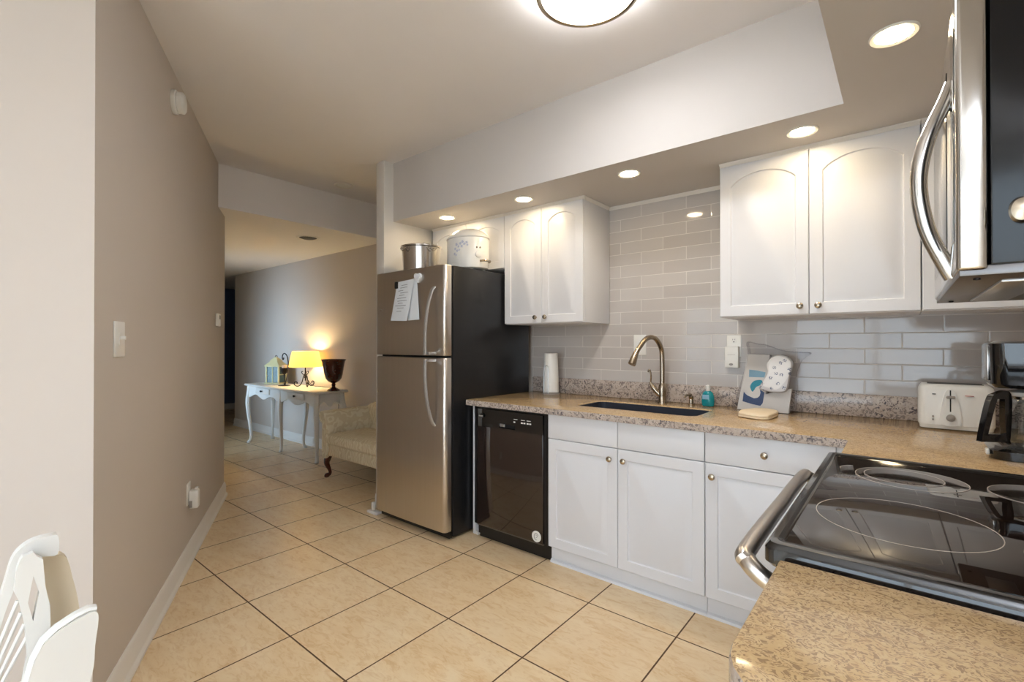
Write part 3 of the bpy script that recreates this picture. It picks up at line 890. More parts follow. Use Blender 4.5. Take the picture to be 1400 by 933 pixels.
# ------------------------------------------------------------------ range (stove)
RY0, RY1, RX = .984, 1.956, -.196
rg = thing('stove', (.18, 1.47, 0), 'black glass-top electric stove with a steel oven door handle', 'stove')
MB().box(-.165, .585, RY0 + .006, RY1 - .006, .02, .905, .004).build('body', 'black_side', rg)
od = MB().box(-.195, -.166, RY0 + .02, RY1 - .02, .24, .87, .006).build('oven_door', 'black_gloss', rg)
MB().box(-.198, -.1945, RY0 + .16, RY1 - .16, .38, .68, .001).build('oven_window', 'cooktop', od)
hb = smooth([(-.193, RY0 + .075, .838), (-.222, RY0 + .072, .855), (-.248, RY0 + .083, .872), (-.258, RY0 + .125, .88), (-.258, (RY0 + RY1) / 2, .882), (-.258, RY1 - .125, .88), (-.248, RY1 - .083, .872), (-.222, RY1 - .072, .855), (-.193, RY1 - .075, .838)], 6)
MB().tube(hb, .0185, 16).build('handle', 'steel', od)
MB().box(-.19, -.166, RY0 + .02, RY1 - .02, .05, .225, .006).build('lower_drawer', 'black_gloss', rg)
MB().box(-.182, -.166, RY0 + .012, RY1 - .012, .872, .905).build('vent_strip', 'black_plastic', rg)
# cooktop glass and its rounded frame
MB().box(-.178, .575, RY0 + .03, RY1 - .03, .930, .9425, .001).build('cooktop_glass', 'cooktop', rg)
fm = MB()
o1 = rrect(RX - .008, .588, RY0, RY1, .022); i1 = rrect(RX + .022, .566, RY0 + .04, RY1 - .04, .012)
mid1 = rrect(RX, .58, RY0 + .008, RY1 - .008, .018); mid2 = rrect(RX + .012, .572, RY0 + .024, RY1 - .024, .014)
fm.loft([L(rrect(RX, .58, RY0 + .008, RY1 - .008, .018), .9055), L(o1, .914), L(o1, .938), L(mid1, .9495), L(mid2, .952), L(rrect(RX + .018, .569, RY0 + .034, RY1 - .034, .012), .948), L(i1, .9415)], True, True, False)
fm.build('cooktop_frame', 'black_gloss', rg)
def ring(cx, cy, r, n=64, w=.0008, arc=(0, 360)):
    mb = MB()
    a0, a1 = arc
    full = abs(a1 - a0) >= 360
    lp = []
    for k in range(n + (0 if full else 1)):
        a = R(a0 + (a1 - a0) * k / n)
        lp.append([(cx + (r - w) * math.cos(a), cy + (r - w) * math.sin(a), .9424), (cx + (r + w) * math.cos(a), cy + (r + w) * math.sin(a), .9424),
                   (cx + (r + w) * math.cos(a), cy + (r + w) * math.sin(a), .9431), (cx + (r - w) * math.cos(a), cy + (r - w) * math.sin(a), .9431)])
    if full: lp.append(lp[0])
    mb.loft(lp, True, False, False)
    return mb
ring(-.004, 1.305, .152).build('burner_ring', 'burner_line', rg)
bo = ring(.012, 1.728, .122).build('burner_ring', 'burner_line', rg)
ring(-.002, 1.738, .088).build('burner_ring', 'burner_line', rg)
ring(.275, 1.73, .108).build('burner_ring', 'burner_line', rg)
ring(.285, 1.24, .118).build('burner_ring', 'burner_line', rg)
ring(-.10, 1.76, .05, 12, arc=(115, 200)).build('burner_mark', 'burner_line', rg)

# ------------------------------------------------------------------ microwave
mw = thing('microwave', (.32, 1.465, 1.435), 'stainless over-the-range microwave with black side and bowed handle', 'microwave')
MX, MY0, MY1, MZ0, MZ1 = .070, 1.11, 1.822, 1.437, 1.93
MB().box(.112, .595, MY0, MY1, MZ0 + .012, MZ1, .003).build('case', 'black_enamel', mw)
dr = MB()
dr.box(MX, .111, MY0, MY1, MZ0 + .004, MZ1, .008, 3)
dr = dr.build('door', 'steel_bright', mw)
MB().box(MX - .0015, MX + .004, MY0 + .20, MY1 - .03, MZ0 + .06, MZ1 - .06, .001).build('door_glass', 'black_gloss', dr)
MB().box(MX - .0012, MX + .004, MY0 + .02, MY0 + .085, MZ0 + .06, MZ1 - .06, .001).build('keypad', 'black_gloss', dr)
hb = smooth([(MX + .004, 1.235, 1.815), (MX - .006, 1.232, 1.785), (MX - .033, 1.226, 1.715), (MX - .046, 1.224, 1.635), (MX - .035, 1.228, 1.545), (MX - .008, 1.235, 1.472), (MX + .004, 1.238, 1.445)], 7)
MB().tube(hb, .0145, 16, (.95, .8), (1, 0, 0)).build('handle', 'steel_bright', dr)
un = MB(); un.box(MX + .004, .59, MY0 + .004, MY1 - .004, MZ0 - .004, MZ0 + .013, .002)
un = un.build('underside', 'steel_dark', mw)
v_ = MB()
for y0 in (MY0 + .09, MY1 - .31):
    for k in range(9): v_.box(.30 + k * .024, .313 + k * .024, y0, y0 + .22, MZ0 - .0075, MZ0 - .003)
v_.build('vent_grille', 'dark', un)
MB().box(.135, .205, MY0 + .10, MY1 - .10, MZ0 - .009, MZ0 - .003, .002).build('filter_strip', 'handle', un)
for (x_, y_) in ((.10, MY0 + .05), (.10, MY1 - .08), (.23, MY0 + .05), (.25, MY1 - .06)):
    MB().lathe([(.005, -.0035), (.005, -.007), (.002, -.0075)], (x_, y_, MZ0), 10).build('screw', 'dark', un)
kb = thing('magnetic_knob', (.145, MY0, 1.53), 'small oval nickel knob on the black side of the microwave', 'knob')
MB().lathe([(.010, 0), (.008, .008), (.016, .013), (.019, .02), (.016, .027), (.006, .030)], (.145, MY0, 1.53), 22, 'Y', sc=(.78, 1.1)).build('knob_head', 'nickel', kb)
oc = thing('microwave_wall_cabinet', (.35, 1.465, 1.93), 'short white wall cabinet between the microwave and the soffit', 'cabinet')
MB().box(.27, .595, MY0 + .004, MY1 - .004, 1.932, 2.292, .003).build('carcass', 'cabinet', oc)
d_ = MB().box(.25, .269, MY0 + .006, 1.464, 1.937, 2.288, .003).build('door', 'cabinet', oc)
d_ = MB().box(.25, .269, 1.468, MY1 - .006, 1.937, 2.288, .003).build('door', 'cabinet', oc)

# ------------------------------------------------------------------ toaster
to = thing('toaster', (.175, 2.95, ZC), 'long white toaster against the tile wall behind the stove', 'toaster')
b_ = MB()
tp = lambda z, d0: [(p[0], p[1], z) for p in rrect(.052 + d0, .305 - d0, 2.862 + d0, 3.045 - d0, .03 - d0 * .5)]
b_.loft([tp(ZC + .022, .0), tp(ZC + .17, .001), tp(ZC + .188, .005), tp(ZC + .198, .014), tp(ZC + .201, .028)])
b_ = b_.build('shell', 'white_plastic', to)
for y_ in (2.915, 2.972):
    MB().box(.085, .272, y_, y_ + .026, ZC + .1985, ZC + .2025, .001).build('slot', 'dark', b_)
b2 = MB(); b2.loft([tp(ZC + .004, .006), tp(ZC + .0215, .003)])
b2.build('base', 'white_plastic', to)
ar = [(.128, ZC + .028), (.192, ZC + .028), (.190, ZC + .10), (.182, ZC + .150), (.172, ZC + .176), (.160, ZC + .184), (.148, ZC + .176), (.138, ZC + .150), (.130, ZC + .10)]
cp_ = MB().prism([tuple(p) for p in [(v.x, v.y) for v in smooth([(a, b, 0) for a, b in ar], 4, True)]], XZ, 2.854, 2.864).build('control_shield', 'white_plastic', to)
MB().box(.158, .1625, 2.8525, 2.8545, ZC + .083, ZC + .178).build('lever_slot', 'dark', cp_)
MB().box(.145, .176, 2.838, 2.853, ZC + .142, ZC + .154, .004).build('lever', 'grey_plastic', cp_)
MB().lathe([(.016, 0), (.015, .010), (.006, .013)], (.161, 2.854, ZC + .056), 22, 'Y').build('browning_dial', 'grey_plastic', cp_)
MB().box(.207, .236, 2.8585, 2.8625, ZC + .155, ZC + .157).build('maker_mark', 'red_print', to)
MB().box(.100, .112, 2.8585, 2.8625, ZC + .156, ZC + .160).build('indicator', 'dark', to)
bn = MB(); bn.box(.099, .106, 2.8585, 2.8625, ZC + .053, ZC + .062); bn.box(.099, .106, 2.8585, 2.8625, ZC + .040, ZC + .048)
bn.build('cancel_button', 'grey_plastic', to)

# ------------------------------------------------------------------ coffee maker
cm = thing('coffee_maker', (.36, 2.33, ZC), 'black drip coffee maker with glass carafe beside the stove, cut off at right', 'coffee maker')
MB().loft([L(rrect(.225, .50, 2.225, 2.435, .05), ZC + .002), L(rrect(.222, .503, 2.222, 2.438, .05), ZC + .03), L(rrect(.235, .49, 2.235, 2.425, .045), ZC + .036)]).build('base', 'black_gloss', cm)
MB().box(.43, .50, 2.24, 2.42, ZC + .034, ZC + .26, .012).build('water_column', 'black_plastic', cm)
MB().loft([L(rrect(.235, .50, 2.225, 2.435, .04), ZC + .238), L(rrect(.225, .503, 2.222, 2.438, .04), ZC + .25), L(rrect(.222, .503, 2.222, 2.438, .04), ZC + .385), L(rrect(.235, .49, 2.235, 2.425, .035), ZC + .393)]).build('brew_head', 'black_gloss', cm)
MB().box(.218, .224, 2.262, 2.40, ZC + .26, ZC + .38, .002).build('front_band', 'steel_bright', cm)
MB().box(.214, .2235, 2.252, 2.285, ZC + .012, ZC + .03, .003).build('switch', 'white_plastic', cm)
cx, cy = .335, 2.33
cf = MB().lathe([(.062, .04), (.075, .055), (.080, .09), (.074, .14), (.058, .185), (.052, .20)], (cx, cy, ZC), 36, cap0=True, cap1=False).build('carafe', 'glass', cm)
MB().lathe([(.0525, .198), (.060, .20), (.060, .208), (.0525, .21)], (cx, cy, ZC), 36, cap0=False, cap1=False).build('carafe_collar', 'steel_bright', cf)
MB().lathe([(.06, .2085), (.064, .212), (.064, .222), (.03, .232), (.004, .233)], (cx, cy, ZC), 30).build('carafe_lid', 'gold_white', cf)
hn = MB(); hx_, hy_ = cx, cy
dirv = Vector((-.80, -.60, 0)).normalized()
H = lambda r_, z_: Vector((cx, cy, ZC + z_)) + dirv * r_
hfn = lambda u, v, t: H(u, v) + Vector((-dirv.y, dirv.x, 0)) * t
ho = sm_h = [(v.x, v.y) for v in smooth([(.080, .216, 0), (.128, .217, 0), (.144, .200, 0), (.160, .140, 0), (.174, .066, 0), (.166, .058, 0), (.088, .058, 0), (.084, .064, 0)], 5, True)]
hi = [(.100, .200), (.124, .200), (.138, .150), (.154, .084), (.097, .082), (.101, .13)]
hn.prism(ho, hfn, -.010, .010, [hi])
hn.build('carafe_handle', 'black_gloss', cf)

# ------------------------------------------------------------------ plastic bag of amenities and washcloth
p1 = thing('printed_packet', (-.66, 3.03, ZC), 'white packet with teal and navy wave print in the plastic bag', 'packet')
def lean(u, v, t): return (u, t + (v - ZC) * .14, v)
pk = [(-.705, 1.257), (-.59, 1.253), (-.615, .962), (-.749, .965)]
pk = [(-.752, .936), (-.611, .936), (-.588, 1.253), (-.705, 1.257)]
MB().prism(pk, lean, 2.990, 3.032).build('film_pack', 'packet', p1)
MB().prism([(-.693, 1.124), (-.612, 1.125), (-.607, 1.154), (-.65, 1.163), (-.693, 1.167)], lean, 2.9885, 2.991).build('print_band', 'sky_print', p1)
sm2 = lambda l, n=4: [(v.x, v.y) for v in smooth([(a, b, 0) for a, b in l], n, True)]
MB().prism(sm2([(-.68, 1.052), (-.685, 1.073), (-.668, 1.101), (-.638, 1.11), (-.622, 1.103), (-.634, 1.080), (-.653, 1.069), (-.663, 1.052), (-.672, 1.041)]), lean, 2.9885, 2.991).build('wave_print', 'teal_print', p1)
MB().prism([(-.718, 1.038), (-.708, 1.026), (-.698, 1.018), (-.663, 1.004), (-.645, 1.008), (-.634, 1.02), (-.630, 1.038), (-.634, 1.056), (-.610, 1.04), (-.617, .981), (-.629, .964), (-.673, .971), (-.723, .983)], lean, 2.9885, 2.991).build('wave_print', 'navy_print', p1)
p3 = tag(settle(MB().prism([(-.607, .936), (-.486, .936), (-.474, 1.07), (-.607, 1.03)], lean, 2.975, 3.005).build('wipes_packet', 'packet'), (-.55, 2.98, ZC)), 'pale flat packet at the bottom right of the plastic bag', 'packet')
pc = MB()
pol = sm2([(-.57, 1.244), (-.542, 1.256), (-.515, 1.252), (-.487, 1.243), (-.467, 1.21), (-.478, 1.143), (-.488, 1.075), (-.506, 1.050), (-.561, 1.048), (-.589, 1.052), (-.627, 1.062), (-.622, 1.089), (-.589, 1.149), (-.594, 1.206)], 4)
def scl(l, f_):
    cx_ = sum(p[0] for p in l) / len(l); cz_ = sum(p[1] for p in l) / len(l)
    return [(cx_ + (p[0] - cx_) * f_, cz_ + (p[1] - cz_) * f_) for p in l]
pc.loft([[lean(a, b, y_) for a, b in scl(pol, f_)] for y_, f_ in ((2.972, .95), (2.966, 1), (2.948, 1), (2.936, .93), (2.931, .75))])
tag(settle(pc.build('soft_pouch', 'seagull'), (-.54, 2.95, 1.05)), 'plump white pouch with small bird print in the plastic bag', 'pouch')
bgp = [(-.713, 1.328), (-.66, 1.318), (-.615, 1.312), (-.531, 1.281), (-.46, 1.272), (-.389, 1.267), (-.432, 1.226), (-.459, 1.154), (-.458, 1.073), (-.462, 1.001), (-.470, .936), (-.606, .936), (-.760, .936), (-.745, 1.0), (-.722, 1.101), (-.70, 1.258)]
bg = MB()
bgp = sm2(bgp, 3)
bg.loft([[(a, y_ + max(0, (b - 1.05)) * k_ + .002 * math.sin(60 * a + 40 * b), max(b, ZC + .001)) for a, b in scl(bgp, f_)] for y_, f_, k_ in ((3.078, .96, .02), (3.074, 1.0, .02), (2.945, 1.0, .38), (2.918, .97, .40))], True, False, True)
tag(settle(bg.build('plastic_bag', 'film'), (-.6, 3.0, ZC)), 'clear plastic bag of packets leaning on the tile wall', 'bag')
wc = thing('washcloth', (-.615, 2.80, ZC), 'folded cream washcloth lying in front of the plastic bag', 'washcloth')
w_ = MB()
base_ = [(-.668, 2.68), (-.525, 2.665), (-.525, 2.90), (-.655, 2.895)]
def blob(z, d_):
    cx_, cy_ = -.593, 2.80
    l = sm2(base_, 5)
    return [(cx_ + (p[0] - cx_) * d_ + .002 * math.sin(i * 1.7), cy_ + (p[1] - cy_) * d_, z + .0015 * math.sin(i * 1.1)) for i, p in enumerate(l)]
w_.loft([blob(ZC + .002, .97), blob(ZC + .006, 1.0), blob(ZC + .012, .985), blob(ZC + .014, .95), blob(ZC + .017, .99), blob(ZC + .024, .975), blob(ZC + .0275, .93), blob(ZC + .029, .6)])
w_.build('folded_cloth', 'cloth', wc)

# ------------------------------------------------------------------ lights in the ceiling
def downlight(loc, label, grp, first=None):
    if first: return dup(first, loc, label, grp)
    t_ = thing('recessed_light', loc, label, 'ceiling light', grp)
    x, y, z = loc
    MB().lathe([(.066, 0), (.066, -.003), (.062, -.006), (.050, -.003), (.048, .0005)], loc, 32, cap0=False, cap1=False).build('trim_ring', 'gold_white', t_)
    MB().lathe([(.049, -.0008), (.049, -.0022), (.002, -.0025)], loc, 28).build('lens', 'lens', t_)
    return t_
GR = 'lit recessed lights in the soffit'
dl = downlight((-.358, 2.555, ZS), 'lit recessed light above the right wall cabinet', GR)
downlight((-1.221, 2.555, ZS), 'lit recessed light above the sink', GR, dl)
downlight((-1.991, 2.555, ZS), 'lit recessed light above the left wall cabinet', GR, dl)
downlight((-2.745, 2.555, ZS), 'lit recessed light above the top of the fridge', GR, dl)
downlight((-.02, 1.935, ZS), 'lit recessed light in the soffit nearest the microwave', GR, dl)
hd = thing('recessed_light', (-3.97, 2.41, ZM), 'unlit recessed light in the ceiling just before the hall header', 'ceiling light')
MB().lathe([(.085, 0), (.085, -.004), (.078, -.008), (.062, -.004), (.06, .001)], (-3.97, 2.41, ZM), 32, cap0=False, cap1=False).build('trim_ring', 'white_trim', hd)
MB().lathe([(.061, -.0008), (.061, -.002), (.002, -.003)], (-3.97, 2.41, ZM), 28).build('lens', 'white_plastic', hd)
hv = thing('ceiling_vent', (-4.78, 2.49, ZH), 'dark round vent with white rim in the hall ceiling', 'vent')
MB().lathe([(.115, 0), (.115, -.005), (.105, -.010), (.088, -.007), (.086, .001)], (-4.78, 2.49, ZH), 32, cap0=False, cap1=False).build('rim', 'white_trim', hv)
MB().lathe([(.087, -.001), (.087, -.004), (.06, -.014), (.05, -.012), (.04, -.016), (.003, -.014)], (-4.78, 2.49, ZH), 28).build('louvres', 'dark', hv)
cl = thing('ceiling_lamp', (-.952, 1.632, ZM), 'round frosted glass ceiling lamp with nickel rim at the top edge', 'ceiling light')
lc = (-.952, 1.632, ZM)
MB().lathe([(.15, 0), (.15, -.03), (.155, -.034)], lc, 40).build('pan', 'white_trim', cl)
MB().lathe([(.190, -.05), (.204, -.052), (.208, -.064), (.204, -.078), (.194, -.082), (.185, -.078), (.186, -.05)], lc, 48, cap0=False, cap1=False).build('rim', 'nickel', cl)
MB().lathe([(.183, -.034), (.184, -.05), (.184, -.072), (.165, -.078), (.12, -.085), (.06, -.09), (.003, -.092)], lc, 48).build('glass_bowl', 'dome', cl)

# ------------------------------------------------------------------ fittings on the left wall
def wall_frame(s_along, z):
    """matrix with x along the wall (towards the hall), y out of the wall into the room, z up"""
    p = P0 + D * s_along
    return Matrix.Translation((p.x, p.y, z)) @ Matrix(((D.x, -N_.x, 0), (D.y, -N_.y, 0), (0, 0, 1))).to_4x4()
def on_wall(x): return (x - P0.x) / D.x
sx_ = on_wall(-2.29)
p_ = wall_frame(sx_, 1.335)
ls = thing('light_switch', p_.translation, 'cream toggle light switch on the near end of the left wall', 'light switch')
MB(p_).box(-.052, .052, 0, .007, -.067, .067, .003).build('plate', 'white_plastic', ls)
tg_ = MB(p_); tg_.box(-.012, .012, .007, .009, -.022, .022); tg_.box(-.006, .006, .008, .024, -.002, .012, .002)
tg_.build('toggle', 'white_plastic', ls)
p_ = wall_frame(on_wall(-4.20), 1.505)
l2 = thing('thermostat', p_.translation, 'small white thermostat near the hall end of the left wall', 'thermostat')
MB(p_).box(-.048, .048, 0, .024, -.05, .05, .006).build('cover', 'white_plastic', l2)
MB(p_).box(-.03, .03, .0235, .025, .006, .036).build('display', 'grey_plastic', l2)
p_ = wall_frame(on_wall(-2.99), 2.60)
al = thing('smoke_alarm', p_.translation, 'white round alarm high on the left wall under the ceiling', 'smoke alarm')
def ylathe(mtx, prof, seg=28):
    mb = MB(mtx); 
    return mb.loft([[(r0 * math.cos(2 * PI * k / seg), h, r0 * math.sin(2 * PI * k / seg)) for k in range(seg)] for r0, h in prof])
ylathe(p_, [(.060, 0), (.062, .004), (.062, .018), (.058, .022)]).build('mount', 'white_plastic', al)
ylathe(p_, [(.052, .022), (.055, .026), (.055, .048), (.045, .056), (.02, .058)]).build('cover', 'white_plastic', al)
p_ = wall_frame(on_wall(-3.335), .415)
ou = thing('power_outlet', p_.translation, 'white power outlet low on the left wall above the baseboard', 'outlet')
MB(p_).box(-.042, .042, 0, .006, -.066, .066, .003).build('plate', 'white_plastic', ou)
ylathe(p_ @ Matrix.Translation((0, 0, .026)), [(.017, .006), (.017, .009)], 20).build('receptacle', 'white_plastic', ou)
p2_ = p_ @ Matrix.Translation((.004, .0068, -.035))
af = thing('air_freshener', p2_.translation, 'white plug-in air freshener in the low outlet of the left wall', 'air freshener')
MB(p2_).box(-.03, .03, .0, .05, -.055, .055, .012, 3).build('case', 'white_plastic', af)
MB(p2_).box(-.02, .02, .028, .046, .0555, .068, .005).build('refill_top', 'gold_white', af)
MB(p2_).box(-.034, -.0302, .004, .02, -.045, -.005, .001).build('side_dial', 'grey_plastic', af)

# ------------------------------------------------------------------ hall: console desk
DX0, DX1, DY0, DY1, DZ = -6.80, -4.93, 2.655, 3.06, .785
dk = thing('console_desk', ((DX0 + DX1) / 2, 2.86, 0), 'antique white two-drawer console desk with curved legs in the hall', 'desk')
tpo = lambda z, d0: [(p[0], p[1], z) for p in rrect(DX0 + d0, DX1 - d0, DY0 + d0, DY1 - d0, .02)]
MB().loft([tpo(DZ - .028, .012), tpo(DZ - .02, .002), tpo(DZ - .008, 0), tpo(DZ, .008)]).build('desk_top', 'desk', dk)
ax = [DX0 + .07, (DX0 + DX1) / 2 + .02, DX1 - .07]
def apron_poly(x0, x1, deep, shallow):
    pts = [(x0, DZ - .03), (x1, DZ - .03)]
    n = 20
    for k in range(n + 1):
        s_ = k / n
        x = x1 + (x0 - x1) * s_
        e = math.cos(2 * PI * s_ * 1.0)
        z = DZ - .03 - (shallow + (deep - shallow) * (.5 + .5 * math.cos(4 * PI * s_)) * (1 if .12 < s_ < .88 else 1))
        pts.append((x, z))
    return pts
ap = MB()
for a, b in ((ax[0], ax[1]), (ax[1], ax[2])):
    ap.prism(apron_poly(a, b, .15, .10), XZ, DY0 + .035, DY0 + .053)
ap.prism(apron_poly(ax[0], ax[2], .14, .12), XZ, DY1 - .05, DY1 - .032)
for x_ in (DX0 + .05, DX1 - .068):
    ap.prism(apron_poly(DY0 + .05, DY1 - .05, .15, .09), lambda u, v, t: (t, u, v), x_, x_ + .018)
ap.build('apron', 'desk', dk)
def cab_leg(x, y, sxn, syn):
    pts = [(0, 0, DZ - .03), (.006, .004, DZ - .12), (.022, .016, DZ - .22), (.018, .012, .42), (.0, .0, .26), (-.014, -.010, .12), (-.008, -.006, .05), (.012, .008, .012), (.018, .012, 0)]
    rr = [.036, .036, .033, .028, .023, .019, .018, .022, .020]
    P = smooth([(x + sxn * a, y + syn * b, c) for a, b, c in pts], 4)
    rad = []
    for i in range(len(pts) - 1):
        for k in range(4): rad.append(rr[i] + (rr[i + 1] - rr[i]) * k / 4)
    rad.append(rr[-1])
    return MB().tube(P, rad, 8, None, (1, .0, 0))
for i, x_ in enumerate(ax):
    for y_, s_ in ((DY0 + .055, -1), (DY1 - .055, 1)):
        cab_leg(x_, y_, (-1, .6, 1)[i], s_).build('leg', 'desk', dk)
for a, b in ((ax[0], ax[1]), (ax[1], ax[2])):
    m_ = (a + b) / 2
    d_ = MB().box(m_ - .19, m_ + .19, DY0 + .018, DY0 + .036, DZ - .108, DZ - .04, .005).build('drawer', 'desk', dk)
    MB().lathe([(.006, 0), (.006, .008), (.014, .012), (.016, .018), (.008, .024)], (m_, DY0 + .018, DZ - .073), 14, 'Y', sc=(1.5, .8)).build('pull', 'iron', d_)

# table lamp
LX, LY = -5.70, 2.94
tl = thing('table_lamp', (LX, LY, DZ), 'lit table lamp with cream shade and scrolled iron base on the desk', 'lamp')
lb = MB()
lb.tube([(LX, LY, DZ + .075), (LX, LY, DZ + .30)], .008, 10)
lb.lathe([(.008, .10), (.018, .115), (.012, .13), (.02, .15), (.009, .165)], (LX, LY, DZ), 14)
lb.build('stem', 'iron', tl)
for k in range(3):
    a = R(225 + 120 * k); dx, dy = math.cos(a), math.sin(a)
    q_ = [(.0, .16), (.022, .13), (.03, .10), (.04, .06), (.065, .018), (.10, .008), (.128, .024), (.132, .05), (.115, .064), (.098, .054), (.1, .04)]
    MB().tube(smooth([(LX + dx * r0, LY + dy * r0, DZ + h) for r0, h in q_], 5), .0062, 8).build('scroll_foot', 'iron', tl)
    q_ = [(.008, .14), (.03, .155), (.045, .175), (.04, .19), (.028, .185)]
    MB().tube(smooth([(LX + dx * r0, LY + dy * r0, DZ + h) for r0, h in q_], 5), .0045, 8).build('upper_scroll', 'iron', tl)
sh = MB()
sh.lathe([(.192, .245), (.193, .247), (.152, .437), (.150, .437), (.190, .247)], (LX, LY, DZ), 48, cap0=False, cap1=False)
sh = sh.build('lamp_shade', 'shade', tl)
MB().tube([(LX, LY, DZ + .30), (LX, LY, DZ + .325)], .014, 12).build('socket', 'iron', tl)
MB().lathe([(.012, .325), (.028, .35), (.032, .372), (.024, .395), (.004, .405)], (LX, LY, DZ), 18).build('bulb', 'bulb', tl)
fi = MB()
for a in (0, 120, 240): fi.tube([(LX, LY, DZ + .42), (LX + .15 * math.cos(R(a)), LY + .15 * math.sin(R(a)), DZ + .432)], .002, 6)
fi.tube([(LX + .03, LY, DZ + .32), (LX + .036, LY, DZ + .37), (LX + .02, LY, DZ + .415), (LX, LY, DZ + .425)], .002, 6)
fi.build('shade_frame', 'iron', sh)
cdp = smooth([(LX + .01, LY + .02, DZ + .09), (LX + .03, LY + .08, DZ + .012), (LX + .16, LY + .10, DZ + .006), (LX + .40, LY + .105, DZ + .006), (LX + .48, LY + .128, DZ + .004), (LX + .5, LY + .145, DZ - .05), (LX + .5, LY + .15, .35)], 6)
MB().tube(cdp, .003, 6).build('cord', 'dark', tl)

# vase
vz = (-4.985, 2.90, DZ)
va = thing('urn_vase', vz, 'dark brown footed urn vase on the right end of the desk', 'vase')
MB().lathe([(.068, 0), (.072, .006), (.05, .022), (.022, .04), (.018, .055), (.027, .064), (.018, .075), (.022, .085), (.06, .105), (.088, .14), (.10, .19), (.112, .27), (.124, .33), (.138, .352), (.134, .354), (.118, .335), (.092, .19), (.06, .12), (.01, .115)], vz, 40).build('urn', 'vase', va)

# lantern
lnz = (-6.46, 2.93, DZ)
la = thing('candle_lantern', lnz, 'pale yellow house-shaped lantern with blue-green panes on the desk', 'lantern')
lw_ = .105
mtx = Matrix.Translation(lnz) @ Matrix.Rotation(R(24), 4, 'Z')
fr_ = MB(mtx)
fr_.box(-lw_ - .012, lw_ + .012, -.085, .085, 0, .016, .003)
fr_.box(-lw_ - .012, lw_ + .012, -.085, .085, .225, .241, .003)
for x_ in (-lw_, lw_ - .018):
    for y_ in (-.075, .057): fr_.box(x_, x_ + .018, y_, y_ + .018, .016, .225)
for x_ in (-lw_ + .002, lw_ - .014): fr_.box(x_, x_ + .012, -.06, .06, .115, .127)
fr_.box(-.006, .006, -.072, -.06, .016, .225)
fr_.build('frame', 'lantern', la)
pn = MB(mtx); pn.box(-lw_ + .016, lw_ - .016, -.066, -.062, .018, .223); pn.box(-lw_ + .016, lw_ - .016, .062, .066, .018, .223)
pn.box(-lw_ + .006, -lw_ + .01, -.058, .058, .018, .223); pn.box(lw_ - .01, lw_ - .006, -.058, .058, .018, .223)
pn.build('pane', 'lantern_pic', la)
rf = MB(mtx)
rf.loft([[(a * .115, b * .085, .242) for a, b in ((-1, -1), (1, -1), (1, 1), (-1, 1))], [(a * .06, b * .05, .29) for a, b in ((-1, -1), (1, -1), (1, 1), (-1, 1))], [(a * .055, b * .045, .31) for a, b in ((-1, -1), (1, -1), (1, 1), (-1, 1))], [(a * .012, b * .012, .352) for a, b in ((-1, -1), (1, -1), (1, 1), (-1, 1))]])
rf.build('roof', 'lantern', la)
kk = MB(mtx); kk.tube([(-.018, 0, .35), (-.014, 0, .368), (0, 0, .376), (.014, 0, .368), (.018, 0, .35)], .003, 8)
kk.build('carry_ring', 'iron', la)

# candle holder with hook
chz = (-6.05, 2.845, DZ)
ch = thing('candle_holder', chz, 'dark iron hooked candle holder with glass votive cup on the desk', 'candle holder')
MB().lathe([(.085, 0), (.088, .004), (.07, .008), (.012, .012)], chz, 28, sc=(1.0, .8)).build('foot_plate', 'iron', ch)
x_, y_, z_ = chz
MB().tube(smooth([(x_ + .02, y_, z_ + .01), (x_ + .05, y_ + .01, z_ + .12), (x_ + .075, y_ + .015, z_ + .25), (x_ + .06, y_ + .01, z_ + .36), (x_ + .02, y_, z_ + .405), (x_ - .03, y_, z_ + .40), (x_ - .055, y_, z_ + .365), (x_ - .045, y_, z_ + .33), (x_ - .02, y_, z_ + .335), (x_ - .02, y_, z_ + .355)], 6), .0065, 8).build('hook_arm', 'iron', ch)
MB().lathe([(.006, .01), (.005, .10), (.008, .14), (.03, .16), (.042, .19), (.046, .225), (.043, .225), (.036, .19), (.006, .168)], chz, 24).build('stem_cup', 'iron', ch)
MB().lathe([(.03, .196), (.03, .26), (.004, .263)], chz, 20).build('candle', 'candle', ch)

